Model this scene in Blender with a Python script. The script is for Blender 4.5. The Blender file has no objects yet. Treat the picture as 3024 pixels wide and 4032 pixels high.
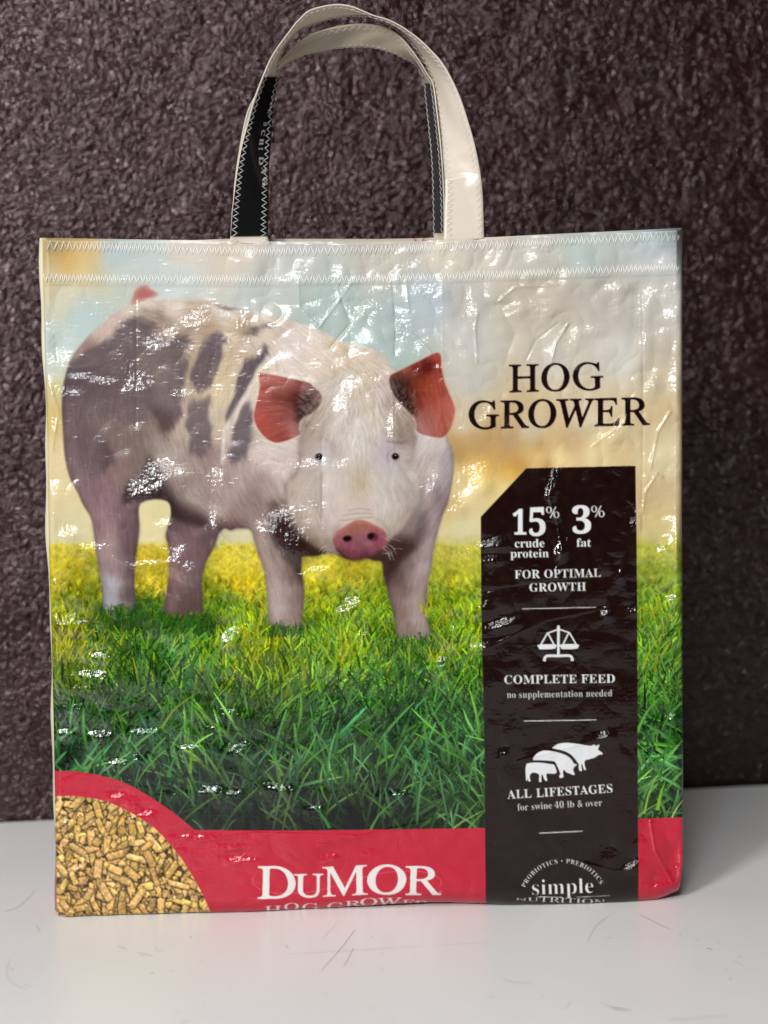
# A tote bag sewn from a printed feed sack, on a white table top before a rough dark wall.
import bpy, math, random
import numpy as np
from mathutils import Vector, Matrix, Euler
scene = bpy.context.scene
# ------------------------------------------------------------------ camera
FPX, CX, CY = 6056.0, 1512.0, 2016.0          # focal length and centre in measuring units (full frame 3024 x 4032)
CAM = Vector((0.0, -0.96, 0.300))
PITCH, ROLL = math.radians(2.99), math.radians(0.64)
cam_d = bpy.data.cameras.new('camera'); cam = bpy.data.objects.new('camera', cam_d); scene.collection.objects.link(cam)
scene.camera = cam
cam_d.sensor_fit = 'VERTICAL'; cam_d.sensor_height = 24.0; cam_d.lens = FPX / 4032 * 24.0
cam_d.clip_start = 0.05; cam_d.clip_end = 50.0
cam_d.dof.use_dof = True; cam_d.dof.focus_distance = 0.955; cam_d.dof.aperture_fstop = 2.9
CR = Matrix.Rotation(math.pi / 2 - PITCH, 3, 'X') @ Matrix.Rotation(-ROLL, 3, 'Z')
cam.matrix_world = Matrix.Translation(CAM) @ CR.to_4x4()
# ------------------------------------------------------------------ room light
world = bpy.data.worlds.new('World'); scene.world = world; world.use_nodes = True
world.node_tree.nodes['Background'].inputs[0].default_value = (1.0, 0.99, 0.99, 1)
world.node_tree.nodes['Background'].inputs[1].default_value = 0.05
scene.view_settings.view_transform = 'Standard'; scene.view_settings.look = 'None'; scene.view_settings.gamma = 1.0
scene.view_settings.exposure = 0.13
def area(name, loc, target, sx, sy, power, col=(1, 1, 1)):
    l = bpy.data.lights.new(name, 'AREA'); l.shape = 'RECTANGLE'; l.size = sx; l.size_y = sy; l.energy = power; l.color = col
    o = bpy.data.objects.new(name, l); scene.collection.objects.link(o)
    o.location = loc; o.rotation_euler = (Vector(target) - Vector(loc)).to_track_quat('-Z', 'Y').to_euler()
    return o
KEY = Vector((-1.22, -2.05, 1.10)); GLINT = Vector((-0.32, -1.85, 1.12))
area('key_lamp', KEY, (0, 0, .2), .34, .34, 47, (1, .985, .965))
area('glint_lamp', GLINT, (0, 0, .22), .32, .26, 12, (.93, .96, 1))  # lamp added to make the crumpled film glint
area('overhead_fill', (-.35, -1.7, 2.2), (0, -.3, 0), .9, .7, 22, (1, .985, .96))  # soft fill added from above in place of ceiling bounce
# ------------------------------------------------------------------ the print of the bag, painted with numpy
# All coordinates of the print are in units of 1/6056 of the camera distance ("u"), the unit used to measure the bag.
PX0, PY0, PQ = 140.0, 880.0, 2.0
PW, PH = 1285, 1390
rng = np.random.RandomState(11)
def crop(ox, oy, s, pts): return [(ox + x * s, oy + y * s) for x, y in pts]
def A5(*p): return crop(180, 1150, .5425, p)
def A6(*p): return crop(900, 1350, .6028, p)
def L1(*p): return crop(180, 1900, .6028, p)
def L2(*p): return crop(1000, 1900, .6028, p)
def A7(*p): return crop(150, 2950, .6028, p)
def E1(*p): return crop(1850, 1900, .5124, p)
def E2(*p): return crop(1850, 2400, .5124, p)
def E3(*p): return crop(1950, 3300, .4822, p)
def E4(*p): return crop(1000, 3350, .4822, p)
def E0(*p): return crop(1750, 1350, .6028, p)
def smooth(pts, closed=True, n=8):
    P = np.array(pts, float); N = len(P); out = []
    rngi = range(N) if closed else range(N - 1)
    for i in rngi:
        if closed: p0, p1, p2, p3 = P[i-1], P[i], P[(i+1) % N], P[(i+2) % N]
        else: p0, p1, p2, p3 = P[max(i-1, 0)], P[i], P[i+1], P[min(i+2, N-1)]
        for k in range(n):
            t = k / n
            out.append(.5*((2*p1)+(-p0+p2)*t+(2*p0-5*p1+4*p2-p3)*t*t+(-p0+3*p1-3*p2+p3)*t**3))
    if not closed: out.append(P[-1])
    return np.array(out)
def fill_edges(E, W=None, H=None, x0=None, y0=None, q=None):
    """even-odd fill of an edge list E[n,4] with antialiasing -> full canvas mask"""
    W = W or PW; H = H or PH; x0 = PX0 if x0 is None else x0; y0 = PY0 if y0 is None else y0; q = q or PQ
    E = np.array(E, float).reshape(-1, 4).copy()
    E[:, 0::2] = (E[:, 0::2] - x0) / q; E[:, 1::2] = (E[:, 1::2] - y0) / q
    M = np.zeros((H, W), np.float32)
    r0 = max(int(np.floor(min(E[:, 1].min(), E[:, 3].min()))), 0)
    r1 = min(int(np.ceil(max(E[:, 1].max(), E[:, 3].max()))) + 1, H)
    if r1 <= r0: return M
    SS = 4
    ys = (np.arange(r0 * SS, r1 * SS) + .5) / SS
    D = np.zeros((len(ys), W + 2))
    ya, yb = E[:, 1], E[:, 3]
    for c0 in range(0, len(ys), 400):
        yy = ys[c0:c0+400, None]
        hit = (np.minimum(ya, yb)[None] <= yy) & (yy < np.maximum(ya, yb)[None])
        with np.errstate(divide='ignore', invalid='ignore'):
            X = E[None, :, 0] + (yy - ya[None]) * ((E[:, 2] - E[:, 0]) / (yb - ya))[None]
        X = np.where(hit, X, 1e9); X.sort(axis=1)
        cnt = hit.sum(1); cnt = cnt - cnt % 2; K = int(cnt.max()) if hit.size else 0
        X[np.arange(X.shape[1])[None] >= cnt[:, None]] = 1e9
        rows = np.arange(c0, c0 + X.shape[0])
        for k in range(K):
            xk = X[:, k]; ok = xk < 1e8
            xv = np.clip(xk[ok], 0, W - .001); i = np.floor(xv).astype(int); f = xv - i
            s = 1 if k % 2 == 0 else -1
            D[rows[ok], i] += s * (1 - f); D[rows[ok], i + 1] += s * f
    C = np.cumsum(D, axis=1)[:, :W]
    M[r0:r1] = C.reshape(r1 - r0, SS, W).mean(1)
    return np.clip(M, 0, 1)
def edges_of(P):
    P = np.array(P, float); return np.hstack([P, np.roll(P, -1, 0)])
def poly(pts, sm=True, n=6): return fill_edges(edges_of(smooth(pts, True, n) if sm else pts))
def stroke(pts, w, sm=True, w1=None):
    P = smooth(pts, False, 8) if sm else np.array(pts, float)
    T = np.gradient(P, axis=0); T /= np.linalg.norm(T, axis=1)[:, None] + 1e-9
    Nn = np.stack([-T[:, 1], T[:, 0]], 1)
    ww = np.linspace(w, w if w1 is None else w1, len(P))[:, None] / 2
    return fill_edges(edges_of(np.vstack([P + Nn * ww, (P - Nn * ww)[::-1]])))
def bbox(M):
    r = np.flatnonzero(np.any(M, axis=1)); c = np.flatnonzero(np.any(M, axis=0))
    return (r[0], r[-1] + 1, c[0], c[-1] + 1) if len(r) else None
def blur(M, s):
    """gaussian blur, s in u"""
    s = s / PQ
    if s < .3: return M
    p = int(3 * s) + 2
    if M.shape == (PH, PW):
        b = bbox(M)
        if b is None: return M
        y0, y1, x0, x1 = b; y0 = max(y0 - p, 0); x0 = max(x0 - p, 0); y1 += p; x1 += p
        if (y1 - y0) * (x1 - x0) < .5 * M.size:
            R = np.zeros_like(M); R[y0:y1, x0:x1] = blur(M[y0:y1, x0:x1].copy(), s * PQ); return R
    H, W = M.shape[:2]
    A = np.pad(M, ((p, p), (p, p)), mode='edge')
    fy = np.fft.fftfreq(A.shape[0])[:, None]; fx = np.fft.rfftfreq(A.shape[1])[None]
    g = np.exp(-2 * (np.pi * s) ** 2 * (fx * fx + fy * fy))
    return np.fft.irfft2(np.fft.rfft2(A) * g, A.shape)[p:p+H, p:p+W].astype(np.float32)
GY, GX = np.mgrid[0:PH, 0:PW].astype(np.float32)
GX = PX0 + (GX + .5) * PQ; GY = PY0 + (GY + .5) * PQ
def field(pts, s=60, pw=2.2):
    """smooth interpolation of colour samples (x,y,r,g,b) 0..255"""
    P = np.array(pts, float); st = 12
    gx, gy = GX[::st, ::st], GY[::st, ::st]
    num = np.zeros(gx.shape + (P.shape[1] - 2,)); den = np.zeros(gx.shape)
    for p in P:
        w = 1 / ((gx - p[0]) ** 2 + (gy - p[1]) ** 2 + s * s) ** pw
        den += w; num += w[..., None] * p[2:]
    F = num / den[..., None]
    yi = np.clip(np.arange(PH) / st, 0, F.shape[0] - 1.001); xi = np.clip(np.arange(PW) / st, 0, F.shape[1] - 1.001)
    y0 = yi.astype(int); x0 = xi.astype(int); fy = (yi - y0)[:, None, None]; fx = (xi - x0)[None, :, None]
    R = (F[y0][:, x0] * (1-fy) * (1-fx) + F[y0+1][:, x0] * fy * (1-fx) + F[y0][:, x0+1] * (1-fy) * fx + F[y0+1][:, x0+1] * fy * fx)
    return (R / 255).astype(np.float32)
def noise(scale, seed=0):
    """smooth value noise about -1..1 with feature size in u"""
    r = np.random.RandomState(seed); N = r.randn(PH, PW).astype(np.float32)
    B = blur(N, scale); return B / (B.std() + 1e-9) * .5
def grey(A, k): return A * (1 - k) + A.mean(-1, keepdims=True) * k
def blur3(A, s): return np.stack([blur(A[..., k], s) for k in range(3)], -1)
def over(C, col, M):
    col = np.array(col, np.float32)
    b = bbox(M)
    if b is None: return
    y0, y1, x0, x1 = b
    col = col / 255. if col.ndim == 1 else col[y0:y1, x0:x1]
    V = C[y0:y1, x0:x1]; V += (col - V) * M[y0:y1, x0:x1, None]
def lic(dx, dy, L=16, seed=5, grain=1.6):
    """noise smeared along a direction field: fur"""
    r = np.random.RandomState(seed); N = blur(r.randn(PH, PW).astype(np.float32), grain)
    yy, xx = np.mgrid[0:PH, 0:PW]
    n = np.sqrt(dx*dx + dy*dy) + 1e-9; dx = dx / n; dy = dy / n
    S = np.zeros((PH, PW), np.float32)
    for k in range(-L // 2, L // 2 + 1):
        S += N[np.clip((yy + dy * k).astype(int), 0, PH-1), np.clip((xx + dx * k).astype(int), 0, PW-1)]
    return S / S.std()
MB, MI = 0x1D400, 0x1D434
def mathstr(s, style):
    o = ''
    for ch in s:
        if ch.isupper(): o += chr((MB if style == 'bold' else MI) + ord(ch) - 65)
        elif ch.islower():
            o += chr((MB + 26 if style == 'bold' else MI + 26) + ord(ch) - 97) if not (style != 'bold' and ch == 'h') else '\u210E'
        elif ch.isdigit() and style == 'bold': o += chr(0x1D7CE + int(ch))
        else: o += ch
    return o
_tc = {}
def glyph_edges(s, style='bold', space=1.0, offset=0.0):
    key = (s, style, space, offset)
    if key in _tc: return _tc[key].copy()
    c = bpy.data.curves.new('tmp', 'FONT'); c.body = mathstr(s, style); c.space_character = space; c.offset = offset; c.resolution_u = 5
    o = bpy.data.objects.new('tmp', c); bpy.context.scene.collection.objects.link(o)
    bpy.context.view_layer.update()
    m = o.to_mesh(); cnt = {}
    co = np.array([v.co[:2] for v in m.vertices])
    if style != 'bold': co[:, 0] -= co[:, 1] * .24
    for p in m.polygons:
        for e in p.edge_keys: cnt[e] = cnt.get(e, 0) + 1
    E = np.array([[*co[a], *co[b]] for (a, b), n in cnt.items() if n == 1])
    o.to_mesh_clear(); bpy.data.objects.remove(o); bpy.data.curves.remove(c)
    _tc[key] = E
    return E.copy()
CAP = .70
def text_edges(s, a, b, cap, style='bold', space=1.0, offset=0.0, fn=None, shrink=1.0):
    """text between baseline points a and b with cap height cap (u)"""
    E = glyph_edges(s, style, space, offset)
    xs = E[:, 0::2]; x0, x1 = xs.min(), xs.max()
    T = (xs - x0) / (x1 - x0); V = E[:, 1::2] / CAP * cap
    a = np.array(a, float); b = np.array(b, float); d = (b - a); n = np.array([d[1], -d[0]]) / np.hypot(*d)
    if fn is None:
        X = a[0] + T * d[0] + V * n[0]; Y = a[1] + T * d[1] + V * n[1]
    else: X, Y = fn(T, V)
    R = np.empty_like(E); R[:, 0::2] = X; R[:, 1::2] = Y
    return R
def paint_print():
    C = np.zeros((PH, PW, 3), np.float32)
    sky = [(200,950,222,196,140),(260,1010,226,188,118),(340,1000,222,195,140),(450,1000,192,206,206),(600,1000,196,206,204),(720,1000,216,206,192),(900,1020,214,202,186),
      (1200,1020,198,200,194),(1500,1020,206,200,188),(1760,1010,220,211,194),(1900,1010,216,208,194),(2100,1000,208,204,194),(2300,1000,192,202,198),(2600,950,186,202,204),(2600,1020,200,200,200),
      (190,1100,222,205,165),(240,1180,212,208,185),(320,1250,186,202,200),(420,1350,182,200,198),(230,1350,196,208,205),(200,1450,202,208,196),(195,1530,214,200,150),(200,1650,216,192,130),(215,1800,224,206,160),(230,1950,222,204,158),(240,2080,216,206,164),
      (700,1100,200,208,206),(1000,1150,196,200,194),(1300,1200,182,197,193),(1600,1250,183,194,195),(1700,1180,187,197,204),(1560,1370,174,192,186),(1450,1330,176,192,186),
      (1850,1200,198,193,186),(2050,1150,198,188,172),(2200,1150,200,190,175),(2400,1200,202,194,182),(2600,1150,208,204,198),(2600,1250,205,198,188),(1850,1350,204,202,196),(1850,1500,206,202,192),(2200,1400,212,206,194),(2450,1400,218,214,206),
      (2620,1500,206,192,164),(2600,1400,200,190,172),(1830,1650,205,190,165),(2100,1700,212,198,170),(2300,1640,222,208,180),(2480,1700,222,204,166),
      (1800,1775,192,154,100),(1900,1770,190,158,112),(2000,1745,186,158,120),(2130,1760,196,160,112),(2250,1745,206,176,134),(1900,1835,228,180,86),(2000,1862,236,190,96),(1960,1800,206,164,100),(2030,1830,200,150,82),(2150,1835,216,176,110),(1980,1790,196,160,110),
      (2200,1800,248,226,168),(2120,1800,236,204,138),(2350,1790,236,216,166),(2450,1760,226,200,152),(2600,1620,212,190,150),(2600,1800,222,208,170),(2600,1950,210,188,146),(2580,2050,214,196,142),
      (1810,1900,222,198,150),(1850,1960,242,222,168),(1880,1880,246,222,150),(1790,1990,206,178,124),(1850,2060,228,214,166),(1820,2100,222,214,168),(600,2030,226,212,164),(930,2110,216,208,170),(1980,1920,244,222,160)]
    C[:] = field(sky, 30, 1.7)
    C += (noise(60, 3) * .012)[..., None]
    # ---------------- the meadow: base colours, then blades back to front
    hz = 2128 - (GX - 200) * .016
    gcol = [(200,2170,196,182,66),(600,2180,190,170,60),(950,2170,200,186,70),(1300,2180,196,184,62),(1800,2170,180,176,84),(2600,2150,176,180,90),
            (200,2280,178,168,52),(600,2280,176,160,50),(950,2290,186,168,52),(1350,2270,188,176,58),(1800,2270,160,168,60),(2600,2260,128,150,60),
            (250,2400,104,122,40),(600,2420,58,104,42),(900,2400,78,116,40),(1350,2370,110,140,44),(1450,2450,92,134,44),(1800,2380,104,140,46),(2600,2380,92,132,50),
            (230,2540,118,124,34),(400,2520,62,98,44),(600,2550,48,98,44),(800,2560,60,110,48),(1000,2550,98,126,40),(1300,2540,84,128,44),(1600,2550,62,104,42),(1800,2550,88,128,44),(2600,2520,70,116,44),
            (230,2700,72,96,40),(500,2700,56,92,42),(700,2680,50,98,56),(950,2680,84,120,44),(1300,2700,78,122,48),(1600,2700,58,106,48),(1800,2700,66,116,50),(2600,2680,78,126,54),
            (230,2850,44,76,42),(500,2850,42,72,40),(900,2850,56,92,42),(1300,2850,50,94,48),(1700,2850,48,92,46),(2600,2850,60,112,50),
            (230,3000,34,66,42),(600,3000,32,56,38),(1000,3000,36,60,40),(1400,3000,40,72,42),(1750,3000,40,76,44),(2600,3000,44,80,46),
            (600,3150,26,44,32),(1000,3150,28,40,32),(1400,3180,30,44,34),(1750,3150,34,56,36),(2600,3150,42,72,42)]
    G = field(gcol, 40, 2.0)
    k_ = np.clip((2900 - GY) / 400, 0, 1)[..., None]
    G = np.clip(G * (.80 + .24 * k_) + np.array([.03, .012, .0], np.float32) * (.4 + k_), 0, 1)
    gm = np.clip((GY - hz) / 60 + .25 * noise(8, 9), 0, 1)
    haze = np.clip((GY - hz) / 150, 0, 1)[..., None]
    Gh = G * haze + (1 - haze) * (G * .5 + np.array([212, 202, 120], np.float32) / 255 * .5)
    C += (Gh - C) * gm[..., None]
    LEAN = noise(60, 91) + .3 * noise(20, 92)
    def idx(x, y): return np.clip(((y - PY0) / PQ).astype(int), 0, PH-1), np.clip(((x - PX0) / PQ).astype(int), 0, PW-1)
    def blades(n, ylo, yhi, ln, wd, seed, bright=(.65, 1.5), yel=.15, lean=.5, curl=.35, warm=(1.25, 1.15, .8), edge=.08):
        r = np.random.RandomState(seed)
        x = r.uniform(170, 2700, n); y = np.sort(r.uniform(ylo, yhi, n))
        L = ln * r.uniform(.5, 1.35, n) * (0.75 + .25 * (y - ylo) / (yhi - ylo)); w = wd * r.uniform(.5, 1.3, n)
        iy, ix = idx(x, y); a = np.clip(r.randn(n) * lean + LEAN[iy, ix] * .5, -1.5, 1.5); b = r.randn(n) * curl + a * .25
        iy, ix = idx(x, y - L * .35); base = G[iy, ix]
        br = r.uniform(*bright, n)
        ye = r.rand(n) < yel
        col = base * br[:, None]
        col[ye] = col[ye] * np.array(warm)
        gold = ye & (y < 2790) & (r.rand(n) < .6); mg = r.uniform(.2, .65, n)[:, None]
        col[gold] = (col * (1 - mg) + np.array([.72, .69, .2]) * mg)[gold]
        teal = r.rand(n) < .12; col[teal] *= np.array([.8, .95, 1.12])
        for i0 in range(0, n, 500):
            s = slice(i0, min(i0 + 500, n)); m = s.stop - s.start
            K = int(max(L[s]) / 1.1) + 4; J = int(max(w[s]) / 1.1) + 2
            t = np.linspace(0, 1, K)[None, :, None]; v = np.linspace(-.5, .5, J)[None, None]
            LL = L[s][:, None, None]; aa = a[s][:, None, None]; bb = b[s][:, None, None]; ww = w[s][:, None, None]
            ang = aa + bb * t * 2
            prof = np.sin(np.pi * np.clip(t * .82 + .18, 0, 1)) ** .7
            px = x[s][:, None, None] + LL * (np.sin(aa) * t + np.sin(aa + 2.2 * bb) * t * t * .5) + np.cos(ang) * v * ww * prof
            py = y[s][:, None, None] - LL * (np.cos(aa) * t + np.cos(aa + 2.2 * bb) * t * t * .25) * .9 + np.sin(ang) * v * ww * prof
            shade = (.62 + .5 * t) * (1 + edge * np.sign(v + .08) * np.sign(bb + .01)) * (1 - edge * (np.abs(v) > .42))
            cc = col[s][:, None, None, :] * shade[..., None]
            cc = np.broadcast_to(cc, px.shape + (3,))
            iy, ix = idx(px, py)
            ok = (px > PX0) & (px < PX0 + PW * PQ - 2) & (py > hz.min()) & (py < 3400)
            C[iy[ok], ix[ok]] = np.clip(cc[ok], 0.02, 1)
    blades(11000, 2150, 2330, 16, 4.5, 1, (.86, 1.22), .2, .35, .2, (1.15, 1.1, .8), .03)
    blades(5500, 2290, 2480, 36, 7, 2, (.7, 1.35), .2, .4, .3, (1.3, 1.2, .7), .05)
    over(C, (40, 70, 30), blur(poly([(1000,2400),(1100,2340),(1180,2400),(1100,2480)]), 30) * .25)
    def grass_shadow():
        for pts, k in (([(400,2400),(520,2360),(640,2410),(780,2400),(900,2440),(820,2560),(560,2580),(420,2520)], .55),
                       ([(1050,2430),(1200,2440),(1240,2520),(1120,2580),(1020,2520)], .55), ([(1540,2470),(1700,2470),(1740,2560),(1600,2600),(1500,2540)], .6)):
            over(C, (30, 56, 32), blur(poly(pts), 26) * k)
    grass_shadow()
    return C, G, blades, grass_shadow
def paint_pig(C):
    tail = poly(A5((600,120),(640,20),(660,-25),(700,-45),(740,-50),(760,-20),(800,0),(815,15),(800,35),(740,45),(700,70),(660,90)))
    body = smooth([(497,1210),(440,1240),(359,1313),(307,1372),(278,1416),(259,1475),(248,1530),(244,1611),(248,1692),(253,1774),(261,1828),(280,1893),(305,1937),(326,1985),
      (355,2033),(367,2081),(376,2153),(388,2238),(400,2292),(404,2376),(420,2412),(470,2420),(520,2412),(533,2376),(530,2292),(533,2213),(542,2141),(549,2081),(546,2006),(558,1980),(602,1966),(650,1970),(670,1988),(673,2033),
      (656,2087),(653,2117),(665,2159),(667,2225),(662,2286),(656,2334),(640,2400),(650,2425),(720,2430),(795,2424),(798,2358),(795,2286),(810,2219),(831,2177),(849,2141),(864,2099),(885,2081),(909,2089),(933,2081),(985,2087),
      (1000,2129),(1018,2189),(1036,2238),(1050,2310),(1054,2400),(1062,2452),(1120,2475),(1181,2467),(1193,2412),(1198,2346),(1196,2292),(1186,2250),(1188,2213),(1192,2192),(1241,2189),(1277,2180),(1313,2178),
      (1362,2199),(1434,2195),(1470,2207),(1503,2213),(1509,2256),(1518,2298),(1530,2346),(1546,2412),(1555,2455),(1565,2512),(1630,2525),(1693,2503),(1687,2455),(1678,2400),(1681,2346),(1687,2286),(1699,2226),(1708,2159),
      (1720,2111),(1729,2075),(1747,2021),(1766,1972),(1783,1880),(1787,1820),(1780,1766),(1762,1724),(1700,1560),(1551,1448),(1513,1399),(1459,1372),(1388,1353),(1350,1345),(1280,1312),(1225,1285),(1160,1269),(1117,1255),
      (1052,1239),(960,1223),(860,1192),(780,1178),(700,1172),(620,1180),(560,1190)], True, 5)
    B = blur(fill_edges(edges_of(body)), 3.0)
    over(C, (196, 150, 140), blur(tail, 4)); over(C, (172, 96, 94), blur(poly(A5((650,40),(660,0),(700,-30),(740,-20),(790,5),(770,30),(700,50))), 6) * .7)
    bf = [(560,1215,205,192,172),(700,1200,208,196,176),(900,1225,212,202,184),(1050,1265,206,194,172),(1200,1310,214,202,184),(1350,1380,210,196,172),(1480,1420,206,192,170),(1530,1470,206,194,180),
      (420,1290,196,176,156),(620,1270,170,150,128),(760,1250,178,158,132),(820,1290,176,154,126),(900,1320,194,176,148),(960,1300,170,150,122),(1040,1330,204,190,166),(1130,1400,212,202,188),
      (330,1390,150,128,116),(300,1500,104,88,90),(290,1650,112,96,96),(300,1750,118,100,102),(320,1850,124,106,108),(360,1950,128,106,110),(420,1650,116,102,98),(500,1720,122,108,98),(560,1640,118,106,100),(600,1690,128,116,106),
      (640,1740,150,138,128),(560,1800,122,108,98),(480,1880,130,110,106),(420,1980,134,112,116),(480,2000,120,98,104),(560,1900,120,106,102),(610,1860,150,142,140),(650,1800,168,158,152),
      (720,1400,176,156,126),(760,1500,190,172,144),(720,1620,182,166,152),(700,1700,172,158,144),(700,1850,160,144,136),(760,1950,156,142,134),(850,2010,164,150,140),(900,1920,166,150,142),(960,2030,150,132,124),(900,1850,158,142,136),(820,1780,146,128,120),
      (860,1550,204,190,160),(850,1450,196,180,146),(880,1650,196,182,160),(900,1750,178,162,150),(930,1650,200,188,168),(980,1600,206,194,176),(960,1750,190,178,164),(960,1850,168,154,144),(1010,1900,158,140,134),(1000,1950,150,132,126),
      (1000,1480,196,180,150),(920,1400,190,172,142),(1050,1550,216,206,190),(1080,1700,214,206,196),(1040,1800,206,196,188),(1100,1850,204,194,186),(1090,1950,184,170,162),(1060,1900,176,160,152),
      (560,1990,96,78,80),(610,1950,76,62,62),(690,1960,78,62,62),(730,2000,86,70,70),(790,2030,92,76,76),(860,2080,96,78,80),(940,2070,104,84,82),(630,1900,80,68,68),
      (430,2080,150,128,126),(400,2060,140,112,116),(500,2080,104,86,88),(420,2160,154,134,132),(460,2240,140,120,120),(520,2160,96,80,82),(510,2250,96,82,82),(440,2300,172,170,174),(430,2360,158,160,166),(500,2340,92,82,82),(415,2330,150,140,142),
      (700,2060,100,82,86),(760,2100,112,92,92),(820,2110,92,76,76),(700,2160,124,102,104),(760,2180,112,92,94),(690,2260,132,106,104),(740,2270,116,96,96),(780,2230,112,94,96),(680,2350,110,92,92),(740,2370,86,72,66),(780,2330,100,84,84),
      (1030,2130,156,140,132),(1060,2220,164,148,138),(1080,2320,176,160,152),(1100,2400,176,166,160),(1080,2440,150,136,130),(1130,2330,164,148,140),(1160,2280,110,94,88),(1170,2350,120,102,96),(1150,2430,132,116,108),(1100,2200,140,122,114),(1110,2130,110,94,90),
      (1040,2020,146,128,122),(1000,2060,150,134,126),(1080,2050,112,96,92),(1130,2060,70,56,54),(1180,2120,56,44,43),(1160,2170,60,47,45),(1250,2160,62,50,46),(1300,2170,80,66,58),(1090,1990,130,114,108),
      (1500,2180,84,70,62),(1560,2160,66,54,52),(1600,2140,84,70,68),(1540,2240,70,56,54),(1560,2280,96,80,76),(1600,2220,118,102,98),(1640,2180,150,136,134),(1680,2150,172,156,158),(1640,2280,158,142,138),(1670,2240,172,156,156),
      (1580,2330,122,104,98),(1630,2370,160,146,140),(1580,2420,126,108,100),(1640,2440,168,156,150),(1620,2490,130,116,108),(1670,2400,150,134,128),(1665,2480,150,138,130),(1700,2060,160,142,144),(1650,2060,150,138,132),(1620,2080,136,124,118),
      (1700,1980,150,136,134),(1740,1900,166,156,156),(1760,1800,170,164,164),(1720,1750,196,188,182),(1690,1850,196,186,178),(1650,1950,176,166,158),(1700,1700,206,200,194),(1750,1970,140,122,124)]
    F = field(bf, 24, 2.0)
    # fur directions (u,v) sampled: flows down and to the left over the flank
    fd = [(560,1250,.9,.3),(900,1250,1,.15),(1300,1350,.8,.5),(400,1400,-.6,.8),(350,1700,.05,1),(450,1900,.1,1),(700,1300,.7,-.3),(850,1450,-.3,.9),(950,1600,-.35,.9),(720,1650,.15,1),(900,1850,.2,1),(850,2000,.6,.6),
          (1080,1750,-.8,-.4),(1050,1950,.5,.9),(430,2200,0,1),(740,2200,0,1),(1120,2300,.2,1),(1620,2300,-.2,1),(1700,1900,-.5,.7),(600,1700,.3,1)]
    D = field([(a, b, c * 255, d * 255) for a, b, c, d in fd], 60, 2)
    fur = lic(D[..., 0], D[..., 1], 18, 5)
    furb = lic(D[..., 0], D[..., 1], 40, 7, 4.5)
    F = np.clip(F * 1.02 + np.array([.02, .005, .008], np.float32), 0, 1)
    F[..., 2] += .035 * np.clip((1500 - GY) / 150, 0, 1); F[..., 1] += .01 * np.clip((1500 - GY) / 150, 0, 1)
    over(C, F, B)
    wob = noise(14, 31) * 9 + furb * 5
    SA = np.zeros((PH, PW), np.float32); SC = np.zeros((PH, PW, 3), np.float32); SC[:] = np.array((84, 72, 78)) / 255.
    wx_, wy_ = noise(18, 41) * 14 + noise(5, 43) * 5, noise(18, 42) * 14 + noise(5, 44) * 5
    def spot(pts, col, k, soft=9):
        M = blur(poly(pts), soft)
        M = np.clip((M - .33) * (1.2 + 12 / soft) + .5, 0, 1) * k
        SC[:] += (np.array(col, np.float32) / 255 - SC) * (M > .01)[..., None] * np.clip(M * 1.5, 0, 1)[..., None]
        np.maximum(SA, M, out=SA)
    def put_spots():
        ii = np.clip(((GY + wy_ - PY0) / PQ).astype(int), 0, PH-1); jj = np.clip(((GX + wx_ - PX0) / PQ).astype(int), 0, PW-1)
        W = SA[ii, jj]; n_ = np.sqrt(D[..., 0]**2 + D[..., 1]**2) + 1e-6; ux, uy = D[..., 0] / n_, D[..., 1] / n_
        yy, xx = np.mgrid[0:PH, 0:PW]; S_ = np.zeros_like(W); st_ = (fur * 3.2).clip(-8, 8)
        for k in range(-6, 7, 2):
            S_ += W[np.clip((yy + uy * (k + st_)).astype(int), 0, PH-1), np.clip((xx + ux * (k + st_)).astype(int), 0, PW-1)] / 7
        over(C, blur3(SC, 10) + .035, np.clip(blur(S_, 3.5) * .93 * (1 + furb * .05 + fur * .03), 0, 1) * B)
    dk = (84, 72, 78)
    spot(A5((235,470),(270,410),(370,370),(450,330),(500,260),(560,215),(620,200),(740,205),(800,235),(805,290),(770,340),(850,350),(920,360),(950,300),(1030,310),(1045,350),(1030,430),(1010,520),(1000,600),(980,700),(960,800),(950,880),(920,960),(895,1050),(865,1050),(840,980),(780,900),(700,780),(600,640),(450,600),(300,620),(200,640),(140,640),(160,580),(200,500)), (90, 77, 82), .93, 12)
    spot(A5((150,560),(900,500),(900,760),(700,880),(500,830),(300,860),(150,850)), (98, 84, 88), .8, 42)
    spot(A5((760,300),(850,330),(900,500),(880,800),(850,860),(760,700),(720,500)), (110, 96, 96), .5, 26)
    spot(A5((740,830),(860,860),(930,880),(890,1040),(860,1050),(800,930)), (76, 62, 62), .7, 16)
    spot(A5((170,560),(560,520),(540,700),(140,740)), (84, 72, 78), .5, 25)
    spot(A5((1200,320),(1275,300),(1295,350),(1265,450),(1235,560),(1195,650),(1130,710),(1075,700),(1050,640),(1060,560),(1100,480),(1135,400)), dk, .92)
    spot(A5((1060,800),(1130,790),(1185,770),(1165,850),(1175,920),(1195,1000),(1210,1080),(1165,1180),(1110,1185),(1070,1120),(1040,1020),(1020,920)), (94, 82, 86), .85)
    spot(A5((1620,398),(1560,420),(1470,490),(1400,600),(1360,700),(1320,820),(1300,920),(1340,940),(1380,860),(1435,760),(1490,650),(1550,540),(1600,470)), (82, 70, 78), .95, 7)
    spot(A5((1500,815),(1440,860),(1400,950),(1365,1050),(1345,1150),(1375,1220),(1440,1200),(1475,1110),(1495,1030),(1485,950),(1510,890)), (86, 76, 82), .9, 9)
    spot(A5((1415,285),(1460,250),(1540,232),(1610,240),(1650,250),(1560,258),(1480,275)), (78, 66, 66), .9, 5)
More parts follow.
